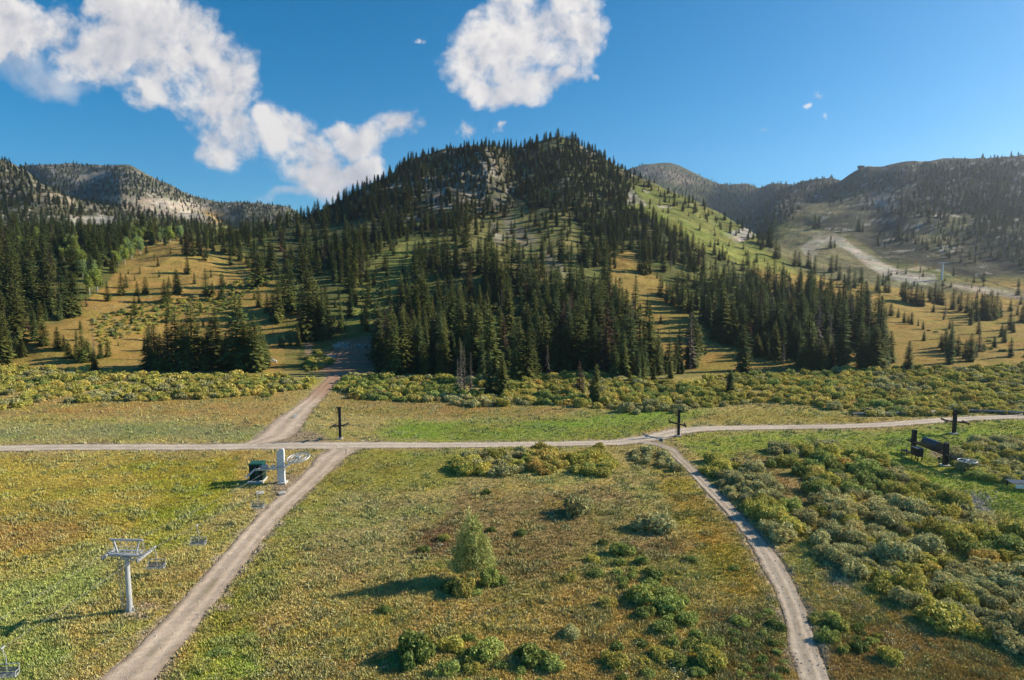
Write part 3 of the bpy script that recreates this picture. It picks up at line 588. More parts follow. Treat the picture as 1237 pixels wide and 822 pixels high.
# forest areas: outline, spacing in metres (0 = open), height factor ; later rows win
FOREST = [
 ([(-200,262),(-200,215),(0,215),(60,235),(345,262),(330,300),(215,285),(160,290),(60,290)], 7.5, 1),
 ([(-200,445),(-200,240),(0,240),(60,262),(160,270),(215,285),(205,298),(165,300),(140,325),(125,345),(100,350),(95,390),(60,400),(20,430),(0,440)], 7.5, 1.15),
 ([(215,272),(300,265),(345,270),(360,330),(340,345),(300,300),(270,305),(225,300)], 7.5, 1),
 ([(270,300),(345,300),(420,300),(430,330),(370,330),(360,345),(300,330)], 13, .9),
 ([(335,262),(380,235),(470,185),(560,165),(675,150),(790,205),(930,265),(930,300),(900,330),(960,345),(1010,365),(1045,385),(1070,440),(985,447),(940,440),(905,425),(870,415),(870,440),(820,450),(780,458),(700,450),(560,458),(455,452),(452,400),(470,395),(400,330),(380,300),(345,300)], 5.6, 1),
 ([(335,345),(420,300),(425,330),(415,400),(365,400),(345,385)], 8.5, 1),
 ([(395,360),(425,340),(440,390),(425,405),(400,400)], 9, .8),
 ([(425,405),(430,360),(445,322),(465,308),(500,305),(510,325),(495,345),(498,370),(478,400)], 12, .7),
 ([(462,290),(545,285),(548,306),(470,310)], 12, .8),
 ([(350,270),(400,262),(430,270),(400,290),(360,292)], 6.5, 1),
 ([(415,275),(440,268),(450,275),(425,290)], 22, .8),
 ([(545,322),(565,280),(612,252),(650,255),(700,262),(722,290),(705,340),(690,345),(655,350),(600,325)], 10, .9),
 ([(598,262),(650,285),(655,302),(612,300)], 17, .8),
 ([(500,225),(545,195),(600,188),(625,225),(620,250),(560,252),(510,250)], 6.8, .7),
 ([(655,300),(740,290),(750,330),(730,350),(690,345)], 7, .95),
 ([(738,312),(765,300),(790,330),(800,365),(850,395),(880,425),(870,442),(775,440),(760,420),(765,395),(742,365)], 0, .6),
 ([(752,222),(790,235),(870,275),(935,308),(962,335),(905,322),(850,300),(800,275),(770,250)], 26, .5),
 ([(760,222),(800,218),(880,255),(925,268),(920,290),(870,275),(800,245)], 9, .9),
 ([(905,330),(960,335),(1020,350),(1010,375),(990,350),(930,345)], 11, .55),
 ([(850,318),(905,320),(900,342),(850,338)], 13, .5),
 ([(770,205),(800,200),(870,222),(930,222),(1000,210),(1010,225),(960,250),(900,250),(830,235)], 9, 1),
 ([(905,240),(960,240),(965,262),(940,275),(900,262)], 11, 1),
 ([(960,245),(1000,228),(1110,200),(1237,185),(1400,185),(1400,200),(1237,200),(1100,220),(1050,232),(1000,248)], 13, .9),
 ([(1040,255),(1060,225),(1110,215),(1130,235),(1110,265),(1060,262)], 14, 1),
 ([(1090,250),(1130,205),(1400,195),(1400,330),(1237,330),(1190,300),(1130,260),(1100,262)], 7.0, 1.2),
 ([(1120,285),(1150,258),(1180,262),(1165,300),(1135,310)], 0, 1),
 ([(1140,265),(1175,270),(1200,310),(1170,325),(1120,300),(1130,280)], 13, 1.1),
 ([(1060,285),(1105,280),(1110,300),(1060,300)], 16, 1),
 ([(1085,320),(1130,330),(1237,345),(1400,345),(1400,440),(1237,440),(1140,440),(1110,370),(1060,345)], 60, .5),
 ([(-200,205),(0,190),(60,198),(140,200),(250,240),(350,250),(350,258),(240,254),(150,245),(60,232)], 8, 1),
 ([(55,195),(140,200),(200,225),(120,212),(110,205),(60,212)], 6.5, 1),
 ([(84,210),(130,203),(136,214),(100,224)], 0, 1),
 ([(40,235),(90,236),(120,240),(200,262),(280,272),(300,262),(180,236),(100,236)], 20, .8),
 ([(78,262),(140,262),(140,270),(85,272)], 0, 1),
 ([(370,455),(370,402),(452,408),(456,455)], 0, 1),
 ([(60,400),(95,350),(215,303),(225,330),(300,340),(335,395),(330,445),(60,445)], 30, .45),
]
def fields(px, py):
    sp = np.zeros(len(px)); hf = np.ones(len(px))
    for poly, s, h in FOREST:
        m = inpoly(poly, px, py); sp[m] = s; hf[m] = h
    return sp, hf
def top_py(X, Y, Z, h): return project(X, Y, Z + h)[1]
def place_trees():
    g = np.random.default_rng(3); T = []   # x,y,z,h,variant,wide
    grid = {}
    def near(x, y, r):
        c = 12.; i0, j0 = int(x // c), int(y // c)
        for i in range(i0 - 1, i0 + 2):
            for j in range(j0 - 1, j0 + 2):
                for (a, b, rr) in grid.get((i, j), ()):
                    if (a - x) ** 2 + (b - y) ** 2 < (min(r, 24) * .5 + rr * .5) ** 2: return True
        return False
    def put(x, y, r): grid.setdefault((int(x // 12), int(y // 12)), []).append((x, y, min(r, 11.)))
    A = np.array([(t[0], t[1], t[2]) for t in TREES], float); X, Y, Z, ok = unproject(A[:, 0], A[:, 1])
    for k, t in enumerate(TREES):
        if not ok[k] or Y[k] > 2000: continue
        dep = Y[k] * CP - (Z[k] - CAMH) * SP; h = (t[1] - t[2]) * dep / FOC * 1.02
        kd = t[3] if len(t) > 3 else 0; side = 1.32 if (t[0] < 350 or t[0] > 835) and k not in range(0, 8) else 1.05
        v = DEAD if kd == 'd' else BROWN if kd == 'b' else int(g.choice([0, 1, 2, 3, 4, 5, 6, 8]))
        if h > 17 and v in (3, 6) and g.random() < .5: v = 0
        T.append((X[k], Y[k], Z[k], h, v, g.uniform(.85, 1.1) * side if kd != 'd' else .7)); put(X[k], Y[k], 3.2)
    px = g.uniform(-190, 1395, 150000); py = 160 + 300 * g.random(150000) ** 1.0
    X, Y, Z, ok = unproject(px, py); rd = road_dist(X, Y)
    jx = fbm(X, Y, 30, 3, 51) * 14; jy = fbm(X, Y, 30, 3, 52) * 5
    sp, hf = fields(px + jx, py + jy); gap = fbm(X, Y, 42, 3, 53); big = fbm(X, Y, 60, 2, 54); cl = fbm(X, Y, 22, 3, 56)
    for k in range(len(px)):
        if not ok[k] or sp[k] <= 0 or Y[k] < 262: continue
        s = sp[k] * (1 + .0 * gap[k])
        if s < 12 and gap[k] > .10 and Y[k] < 640: s *= 1.6 + 3 * min(gap[k], .4)
        elif s < 12 and gap[k] > .25 and Y[k] < 1000: s *= 1.8
        if Y[k] > 1200: s *= 1.1
        elif Y[k] > 600 and s < 7: s *= .88
        s *= g.uniform(.8, 1.3)
        if near(X[k], Y[k], s): continue
        if s > 12 and (g.random() > (12 / s) ** .6 or (cl[k] < .05 and g.random() > .12)): continue
        base = np.interp(Y[k], [270, 330, 450, 570, 900, 1500, 2600], [18.5, 18.5, 14.5, 12.5, 9.0, 9.5, 8.5])
        h = base * hf[k] * g.lognormal(0, .33) * (1 + .45 * big[k]); h = min(max(h, 2.5), 29 if Y[k] < 600 else 15 if Y[k] < 700 else 12.5)
        q = g.random(); v = DEAD if q < .055 else BROWN if q < .09 else int(g.choice([0, 1, 2, 3, 4, 5, 6, 8]))
        T.append((X[k], Y[k], Z[k], h, v, g.uniform(.85, 1.15) * (1.5 if Y[k] > 1000 else 1.25 if Y[k] > 560 else 1.1))); put(X[k], Y[k], s)
    return T
ALLT = place_trees(); NM = len(TREES)
def gn_scatter(name, pts, coll, tint_label, cat):
    """one object whose points carry copies of the source plants; pts rows: x,y,z,sx,sz,variant,rz"""
    P = np.array(pts, np.float32); me = bpy.data.meshes.new(name); me.vertices.add(len(P)); me.vertices.foreach_set('co', P[:, :3].ravel().copy())
    a = me.attributes.new('size', 'FLOAT_VECTOR', 'POINT'); a.data.foreach_set('vector', np.stack([P[:, 3], P[:, 3], P[:, 4]], 1).ravel().copy())
    a = me.attributes.new('kind_index', 'INT', 'POINT'); a.data.foreach_set('value', P[:, 5].astype(np.int32))
    a = me.attributes.new('turn', 'FLOAT_VECTOR', 'POINT'); a.data.foreach_set('vector', np.stack([P[:, 6] * 0, P[:, 6] * 0, P[:, 6]], 1).ravel().copy())
    o = add(name, me, kind='stuff', label=tint_label, category=cat)
    ng = bpy.data.node_groups.new(name, 'GeometryNodeTree'); ng.interface.new_socket('Geometry', in_out='INPUT', socket_type='NodeSocketGeometry'); ng.interface.new_socket('Geometry', in_out='OUTPUT', socket_type='NodeSocketGeometry')
    n = ng.nodes; gi = n.new('NodeGroupInput'); go = n.new('NodeGroupOutput'); ip = n.new('GeometryNodeInstanceOnPoints'); ci = n.new('GeometryNodeCollectionInfo')
    ci.inputs['Collection'].default_value = coll; ci.inputs['Separate Children'].default_value = True; ci.inputs['Reset Children'].default_value = True
    def at(nm, ty): q = n.new('GeometryNodeInputNamedAttribute'); q.data_type = ty; q.inputs['Name'].default_value = nm; return q.outputs['Attribute']
    l = ng.links.new; l(gi.outputs[0], ip.inputs['Points']); l(ci.outputs[0], ip.inputs['Instance']); ip.inputs['Pick Instance'].default_value = True
    l(at('kind_index', 'INT'), ip.inputs['Instance Index']); l(at('size', 'FLOAT_VECTOR'), ip.inputs['Scale'])
    er = n.new('FunctionNodeEulerToRotation'); l(at('turn', 'FLOAT_VECTOR'), er.inputs[0]); l(er.outputs[0], ip.inputs['Rotation']); l(ip.outputs[0], go.inputs[0])
    md = o.modifiers.new('scatter', 'NODES'); md.node_group = ng; return o
ORD = ['first', 'second', 'third', 'fourth', 'fifth', 'sixth', 'seventh', 'eighth', 'ninth', 'tenth', 'eleventh', 'twelfth', 'thirteenth', 'fourteenth', 'fifteenth', 'sixteenth']
STANDS = [ # outline of the bases, phrase, used for wording the labels
 ([(165,435),(330,435),(330,455),(165,455)], 'dense clump behind the west willow band'),
 ([(75,405),(150,405),(150,445),(75,445)], 'low clump on the orange meadow'),
 ([(-60,405),(75,405),(75,450),(-60,450)], 'corner grove above the west willows'),
 ([(-60,340),(103,340),(103,405),(-60,405)], 'tall west forest front'),
 ([(103,315),(186,315),(186,372),(103,372)], 'meadow opening below the aspens'),
 ([(186,315),(262,315),(262,372),(186,372)], 'gap in the upper west meadow'),
 ([(262,285),(345,285),(345,372),(262,372)], 'slope above the west meadow'),
 ([(300,372),(362,372),(362,425),(300,425)], 'group west of the dirt yard'),
 ([(355,340),(405,340),(405,425),(355,425)], 'tall cluster behind the dirt yard'),
 ([(455,435),(503,435),(503,460),(455,460)], 'tall bunch beside the dirt yard'),
 ([(503,440),(548,440),(548,460),(503,460)], 'young row behind the willow band'),
 ([(548,460),(615,460),(615,485),(548,485)], 'row standing out in the willows'),
 ([(615,440),(660,440),(660,470),(615,470)], 'central forest tip by yellow willows'),
 ([(660,462),(735,462),(735,492),(660,492)], 'group out in the yellow willows'),
 ([(733,440),(830,440),(830,465),(733,465)], 'ragged line beside the meadow track'),
 ([(750,345),(810,345),(810,400),(750,400)], 'golden hill meadow'),
 ([(810,345),(872,345),(872,436),(810,436)], 'golden meadow margin'),
 ([(870,435),(905,435),(905,482),(870,482)], 'willow flat below the golden meadow'),
 ([(905,395),(955,395),(955,445),(905,445)], 'forest front beside the golden meadow'),
 ([(955,415),(1015,415),(1015,452),(955,452)], 'lower end of the forest tongue'),
 ([(955,340),(1036,340),(1036,415),(955,415)], 'upper back of the forest tongue'),
 ([(1036,425),(1085,425),(1085,452),(1036,452)], 'clump east of the forest tongue'),
 ([(1085,430),(1110,430),(1110,455),(1085,455)], 'brown bank above the east willows'),
 ([(1130,410),(1185,410),(1185,442),(1130,442)], 'dark clump on the brown bank'),
 ([(1083,325),(1142,325),(1142,373),(1083,373)], 'row below the white lift tower'),
 ([(1142,365),(1212,365),(1212,392),(1142,392)], 'block below the ski run'),
 ([(1036,360),(1130,360),(1130,415),(1036,415)], 'string across the east meadow'),
 ([(1180,372),(1300,372),(1300,425),(1180,425)], 'scatter on the far east meadow'),
 ([(955,295),(1083,295),(1083,360),(955,360)], 'line beside the pale ski run'),
]
def make_trees():
    T = ALLT; A = np.array([t[:4] for t in T]); _, pb, dep = project(A[:, 0], A[:, 1], A[:, 2]); pxx = project(A[:, 0], A[:, 1], A[:, 2])[0]; pt = top_py(A[:, 0], A[:, 1], A[:, 2], A[:, 3])
    hpx = pb - pt; score = hpx * np.where((pxx > -8) & (pxx < 1245), 1, 0); score[:NM] *= 1.35
    # hidden by nearer trees: count nearer trees covering the middle of the trunk
    order = np.argsort(A[:, 1]); 
    for k in order:
        if hpx[k] < 16 or score[k] <= 0: continue
        m = (A[:, 1] < A[k, 1] - 1) & (np.abs(pxx - pxx[k]) < hpx * .11) & (pt < pt[k] + hpx[k] * .15)
        if m.any(): score[k] *= .15
        elif ((A[:, 1] < A[k, 1] - 1) & (np.abs(pxx - pxx[k]) < hpx * .10) & (pt < pt[k] + hpx[k] * .5)).sum() > 0: score[k] *= .8
    live = [i for i in np.argsort(-score) if T[i][4] != DEAD][:300]; dead = [i for i in np.argsort(-score) if T[i][4] == DEAD and score[i] > 12][:45]
    sel = set(live) | set(dead); g = np.random.default_rng(8)
    # group by stand
    by = {}
    for i in live + dead:
        s = next((k for k, (poly, _) in enumerate(STANDS) if inpoly(poly, pxx[i], pb[i])), -1)
        if s < 0: s = 100 + (0 if pxx[i] < 345 else 1 if pxx[i] < 560 else 2 if pxx[i] < 735 else 3 if pxx[i] < 1083 else 4) + (10 if pb[i] < 380 else 0)
        by.setdefault((s, T[i][4] == DEAD), []).append(i)
    big = {100: 'west grove behind the clumps', 101: 'slope above the dirt yard', 102: 'foot of the main hill', 103: 'forest tongue beyond the golden meadow', 104: 'east meadows',
           110: 'forest around the aspens', 111: 'slope above the green terraces', 112: 'main hill below the cliff', 113: 'hill flank by the golden meadow', 114: 'far slope across the valley'}
    rec = {}
    for (s, dd), ids in by.items():
        ph = STANDS[s][1] if s < 100 else big[s]; ids = sorted(ids, key=lambda i: pxx[i]); n = len(ids)
        kindw = 'dead grey spruce' if dd else None
        tall = max(ids, key=lambda i: hpx[i])
        for r, i in enumerate(ids):
            w = kindw or {BROWN: 'brownish spruce'}.get(T[i][4], 'dark green spruce')
            if n == 1: lab = f'the only {w} in the {ph}'
            elif n <= 16: lab = f'{w}, {ORD[r]} from the left in the {ph}'
            elif i == tall: lab = f'tallest {w} in the {ph}'
            elif T[i][4] == BROWN: lab = f'{w} in the {ph}'
            else:
                c = 'tall' if hpx[i] > np.median([hpx[j] for j in ids]) * 1.2 else 'small' if hpx[i] < np.median([hpx[j] for j in ids]) * .8 else 'middling'
                lab = f'{c} {w} crowded among others in the {ph}'
            rec[i] = (lab, ('dead spruces in the ' if dd else 'spruces in the ') + ph)
    for i in live + dead:
        x, y, z, h, v, w = T[i]; s = h / 20.5; lab, grp = rec[i]; dd = v == DEAD
        o = empty('dead_spruce' if dd else 'spruce_tree', (x, y, z - .15), g.uniform(0, 6.28), lab, 'dead tree' if dd else 'spruce', grp)
        q = (s + .12) if h < 12 else s * (1 if v != 4 else .95); o.scale = (q * w, q * w, s)
        add('trunk', SPR[v][1], o); add('crown', SPR[v][0], o)
    rest = [(x, y, z - .15, (h / 20.5) * w * (1.1 if h < 12 else 1), h / 20.5, v, g.uniform(0, 6.28)) for i, (x, y, z, h, v, w) in enumerate(T) if i not in sel]
    gn_scatter('spruce_forest', rest, src, 'dark spruce forest covering the hill and far slopes', 'forest')
    print('TREES', len(T), 'objects', len(live), len(dead))
make_trees()
# aspens
def make_aspens():
    g = np.random.default_rng(21); pts = []
    for (poly, n) in (([(135,325),(150,300),(178,302),(175,312),(150,322),(138,332)], 18), ([(160,290),(205,290),(222,290),(222,294),(160,296)], 22), ([(95,318),(112,318),(112,340),(100,345)], 5), ([(68,300),(92,300),(90,322),(70,318)], 9), ([(15,300),(60,290),(60,300),(20,312)], 6), ([(105,350),(118,345),(118,356),(106,358)], 3)):
        P = np.array(poly); c = 0
        while c < n:
            x = g.uniform(P[:, 0].min(), P[:, 0].max()); y = g.uniform(P[:, 1].min(), P[:, 1].max())
            if inpoly(poly, x, y): pts.append((x, y)); c += 1
    X, Y, Z, ok = unproject([p[0] for p in pts], [p[1] for p in pts])
    rows = sorted([(pts[i][0], X[i], Y[i], Z[i], pts[i][1]) for i in range(len(pts)) if ok[i] and Y[i] < 900])
    for i, (px, x, y, z, py) in enumerate(rows):
        k = int(g.integers(0, 3)); far = py < 298
        lab = ('pale green aspen with white trunk in the far grove under the knoll' if far else 'pale leafy aspen at the meadow edge below the far grove' if px > 128 else 'bright green aspen squeezed between the tall west spruces')
        o = empty('aspen_tree', (x, y, z), g.uniform(0, 6.28), lab, 'aspen', 'aspens of the far grove' if far else 'aspens at the meadow edge' if px > 128 else 'aspens between the west spruces'); s = g.uniform(.75, 1.25) * (1.15 if px < 128 else 1)
        o.scale = (s, s, s); add('trunk', ASPN[k][1], o); add('crown', ASPN[k][0], o)
make_aspens()

# ------------------------------------------------------------------ willows
WB = [ # outline, spacing factor, radius range, colour weights, phrase, only-this-many
 ([(-150,440),(0,442),(90,448),(180,456),(330,454),(378,460),(372,470),(340,477),(250,483),(150,484),(60,492),(-150,500)], .68, (1.5, 3.0), dict(zip(BK, (.16, .42, .24, .0, .04, .14))), 'west willow band'),
 ([(385,448),(400,440),(382,425),(366,440),(372,452)], .9, (1.4, 2.6), dict(zip(BK, (.2, .3, .05, 0, .2, .25))), 'verge of the dirt yard'),
 ([(405,470),(425,456),(470,456),(560,458),(640,460),(640,490),(560,490),(530,484),(440,484)], .68, (1.6, 3.2), dict(zip(BK, (.25, .30, .05, .0, .12, .28))), 'green band behind the lift mast'),
 ([(640,460),(700,450),(740,455),(745,495),(690,492),(640,490)], .68, (1.8, 3.4), dict(zip(BK, (.1, .36, .34, .02, .05, .13))), 'yellow willows at the forest tip'),
 ([(740,462),(850,460),(900,455),(1000,451),(1100,447),(1300,440),(1300,500),(1180,500),(1110,503),(1050,503),(990,492),(930,486),(860,491),(820,499),(760,500)], .68, (1.6, 3.3), dict(zip(BK, (.18, .42, .26, .0, .04, .10))), 'willow flat beyond the road'),
 ([(1050,500),(1110,497),(1180,494),(1300,494),(1300,498),(1180,499),(1110,503),(1060,504)], .7, (1.5, 2.4), dict(zip(BK, (.6, .2, 0, 0, .2, 0))), 'grey fringe along the pipe'),
 ([(838,560),(862,556),(900,562),(925,590),(948,612),(960,645),(935,665),(905,640),(880,618),(858,592)], .60, (1.7, 3.0), dict(zip(BK, (.68, .2, .0, .0, .03, .09))), 'thicket edge along the footpath'),
 ([(935,545),(960,538),(1010,543),(1070,556),(1110,582),(1150,607),(1200,630),(1260,650),(1400,700),(1400,860),(1260,800),(1180,770),(1100,735),(1040,705),(985,672),(960,640),(985,615),(985,580),(940,570)], .58, (1.6, 3.3), dict(zip(BK, (.64, .22, .04, .03, .02, .05))), 'big willow thicket'),
 ([(1155,562),(1150,545),(1190,532),(1300,530),(1300,588),(1190,585)], .60, (1.6, 2.8), dict(zip(BK, (.7, .2, .0, .0, .05, .05))), 'mound behind the dark lift station'),
 ([(548,560),(575,546),(620,544),(640,556),(630,572),(570,576),(552,574)], .62, (1.7, 2.7), dict(zip(BK, (.6, .35, 0, 0, .0, .05))), 'roadside willow clump'),
 ([(638,552),(665,545),(680,560),(668,574),(640,568)], .62, (1.8, 2.6), {'orange': .55, 'yellow': .45}, 'roadside clump, its turning part'),
 ([(690,556),(720,544),(742,556),(735,575),(700,576)], .62, (1.8, 2.6), {'yellow-green': .7, 'leafy green': .3}, 'olive clump by the road'),
 ([(765,546),(800,546),(828,562),(820,570),(785,562),(764,556)], .72, (1.4, 2.2), {'grey-green': .8, 'dark green': .2}, 'low clump at the footpath start'),
 ([(738,660),(790,690),(830,740),(870,800),(850,830),(815,800),(775,745),(742,700)], .85, (1.0, 2.3), {'leafy green': .45, 'dark green': .3, 'yellow-green': .25}, 'shrub chain west of the footpath'),
 ([(745,770),(800,780),(800,822),(750,822)], 1.0, (.9, 1.8), {'leafy green': .5, 'dark green': .3, 'yellow-green': .2}, 'shrubs at the field bottom'),
 ([(560,775),(600,775),(680,790),(680,826),(560,826)], 1.2, (.9, 1.8), {'leafy green': .4, 'dark green': .3, 'yellow-green': .3}, 'shrubs at the field bottom'),
 ([(975,740),(1010,745),(1060,765),(1080,800),(1010,790)], .95, (.8, 1.6), {'leafy green': .4, 'dark green': .2, 'yellow-green': .4}, 'low shrubs east of the footpath'),
 ([(880,750),(935,740),(950,790),(950,822),(890,822)], 1.1, (.7, 1.5), {'leafy green': .3, 'dark green': .3, 'grey-green': .4}, 'weedy patch by the footpath'),
 ([(1140,395),(1180,410),(1237,418),(1300,420),(1300,436),(1180,428),(1120,400)], 1.6, (1.2, 2.2), {'grey-green': .6, 'dark green': .2, 'yellow-green': .2}, 'east meadow'),
 ([(110,385),(200,362),(255,358),(310,330),(330,340),(270,375),(200,390),(120,420)], .95, (1.1, 2.6), {'leafy green': .4, 'yellow-green': .4, 'grey-green': .2}, 'west meadow'),
 ([(425,400),(440,350),(480,330),(495,345),(480,385),(440,400)], 1.9, (1.0, 2.0), {'leafy green': .4, 'dark green': .4, 'grey-green': .2}, 'green terraces'),
]
SOLO = [ # single bushes measured one by one: px, py of the base middle, radius m, height factor, colour, label
 (698, 624, 3.2, 1.15, 'grey-green', 'round grey-green willow bush standing alone in the middle of the field'),
 (795, 646, 3.5, .95, 'grey-green', 'wide grey-green willow bush alone between the round bush and the footpath'),
 (498, 806, 2.5, 1.45, 'dark green', 'dark green juniper-like bush alone at the bottom of the field'),
 (560, 575, 2.1, 1.1, 'dark green', 'small dark bush at the west end of the roadside clump'),
 (465, 742, 1.1, 1., 'leafy green', 'small bright green shrub below the poplar shadow'),
 (687, 703, 1.0, 1., 'yellow-green', 'small olive shrub east of the lone tree'),
 (690, 772, 1.5, .9, 'grey-green', 'low grey shrub at the bottom of the field'),
 (545, 786, 1.5, 1., 'yellow-green', 'olive shrub east of the dark lone bush'),
 (585, 800, 2.1, 1.05, 'leafy green', 'bright green shrub between the dark lone bush and the bottom shrubs'),
 (645, 806, 1.8, 1.1, 'dark green', 'dark leafy shrub at the bottom of the field'),
 (540, 820, 1.6, 1., 'leafy green', 'bright shrub cut by the bottom edge'),
 (587, 598, 1.1, 1., 'dark green', 'tiny dark shrub below the roadside clump'),
 (512, 668, 1.1, 1., 'dark green', 'small dark shrub in the red brown patch'),
 (594, 643, .9, 1., 'dark green', 'small dark shrub just above the lone tree'),
 (630, 647, 1.2, .8, 'dark green', 'low dark shrub up the field from the lone tree'),
 (536, 655, 1.2, 1., 'yellow-green', 'small yellowish shrub beside the red brown patch'),
 (425, 482, 2.2, 1., 'orange', 'yellow orange bush beside the white sheet'),
 (448, 482, 2.0, 1., 'grey-green', 'pale bush next to the yellow orange bush'),
 (730, 660, 1.2, .9, 'dark green', 'low shrub above the green shrub chain'), (718, 680, 1.2, .9, 'yellow-green', 'low olive shrub above the green shrub chain'), (722, 697, 1.3, .9, 'leafy green', 'low leafy shrub above the green shrub chain'),
 (735, 735, 1.5, 1., 'yellow', 'yellow-topped shrub beside the green shrub chain'),
 (835, 680, 1.3, .7, 'dark green', 'flat dark shrub beside the footpath bend'), (890, 690, 1.1, .7, 'leafy green', 'flat green shrub beside the footpath'),
 (265, 795, 1.6, .5, 'leafy green', 'flat green weed patch east of the dirt road'), (300, 775, 1.2, .5, 'leafy green', 'second flat green weed patch east of the dirt road'), (225, 812, 1.5, .5, 'yellow-green', 'flat yellow green weed patch by the dirt road'), (375, 665, 1.2, .6, 'grey-green', 'pale low weed clump east of the dirt road'),
]
def bush_obj(x, y, z, r, hz, col, lab, grp, g, cat='willow bush', nm='willow_bush'):
    k = int(g.integers(0, 3)); o = empty(nm, (x, y, z - .1), g.uniform(0, 6.28), lab, cat, grp); o.scale = (r, r * g.uniform(.85, 1.15), r * hz)
    add('foliage', BUSH[col][k][0], o); add('stem', BUSH[col][k][1], o); return o
def make_willows():
    g = np.random.default_rng(33); allb = []
    for wi, (poly, spf, (r0, r1), cols, ph) in enumerate(WB):
        P = np.array(poly, float); n = 9000; px = g.uniform(P[:, 0].min() - 3, P[:, 0].max() + 3, n); py = g.uniform(P[:, 1].min() - 3, P[:, 1].max() + 3, n)
        X, Y, Z, ok = unproject(px, py); q = 1.0 if Y.mean() > 200 else 1.6
        m = ok & inpoly(poly, px + fbm(X, Y, 12, 3, 61) * 7 * q, py + fbm(X, Y, 12, 3, 62) * 3.5 * q); rd = road_dist(X, Y); cn = fbm(X, Y, 16, 3, 63 + wi); gp = fbm(X, Y, 13, 2, 90)
        pl = []; ck = list(cols); cw = np.array([cols[c] for c in ck]); cw = cw / cw.sum(); cum = np.cumsum(cw)
        for i in np.nonzero(m)[0]:
            r = r0 + (r1 - r0) * g.random() ** 1.6
            if rd[i] < r * .75 + .2: continue
            if (spf < 1 and gp[i] > .46) or (spf > 1.3 and gp[i] < .02): continue
            if any((a - X[i]) ** 2 + (b - Y[i]) ** 2 < ((c + r) * spf) ** 2 for a, b, c in pl): continue
            pl.append((X[i], Y[i], r)); c = ck[int(np.searchsorted(cum, min(.999, max(0, .5 + cn[i] * .9 + g.normal(0, .22)))))]
            allb.append((X[i], Y[i], Z[i], r, g.uniform(.85, 1.25) if spf < 1 else g.uniform(.75, 1.05), c, ph))
    A = np.array([b[:4] for b in allb]); pxx, pyy, dep = project(A[:, 0], A[:, 1], A[:, 2]); size = A[:, 3] / dep * ((pxx > -15) & (pxx < 1252) & (pyy < 835))
    top = np.argsort(-size)[:300 - len(SOLO) - 3]; keep = set(top.tolist()); groups = {}
    for i in top: groups.setdefault((allb[i][6], allb[i][5]), []).append(i)
    for (ph, c), ids in groups.items():
        ids = sorted(ids, key=lambda i: pxx[i]); n = len(ids)
        bigi = max(ids, key=lambda i: size[i]); topi = min(ids, key=lambda i: pyy[i])
        for r, i in enumerate(ids):
            x, y, z, rr, hz, col, _ = allb[i]
            if n == 1: lab = f'the only {c} willow bush in the {ph}'
            elif n <= 16: lab = f'{ORD[r]} {c} willow from the left in the {ph}'
            elif i == bigi: lab = f'biggest {c} willow bush in the {ph}'
            elif i == topi: lab = f'{c} willow at the far end of the {ph}'
            elif r == 0: lab = f'{c} willow bush at the very left of the {ph}'
            elif r == n - 1: lab = f'{c} willow bush at the very right of the {ph}'
            else: lab = f'{("large" if rr > 2.4 else "smaller")} {c} willow bush packed inside the {ph}'
            bush_obj(x, y, z, rr, hz, col, lab, 'willow bushes of the ' + ph, g)
    for (px, py, r, hz, col, lab) in SOLO:
        x, y, z = up1(px, py); bush_obj(x, y + r * .5, z, r, hz, col, lab, None, g)
    rest = [(x, y, z - .1, r * g.uniform(.9, 1.1), r * hz, BK.index(c) * 2 + int(g.integers(0, 2)), g.uniform(0, 6.28)) for i, (x, y, z, r, hz, c, ph) in enumerate(allb) if i not in keep]
    gn_scatter('willow_scrub', rest, bsrc, 'green and yellow willow scrub filling the flats along the forest foot', 'scrub')
    print('WILLOWS', len(allb))
make_willows()
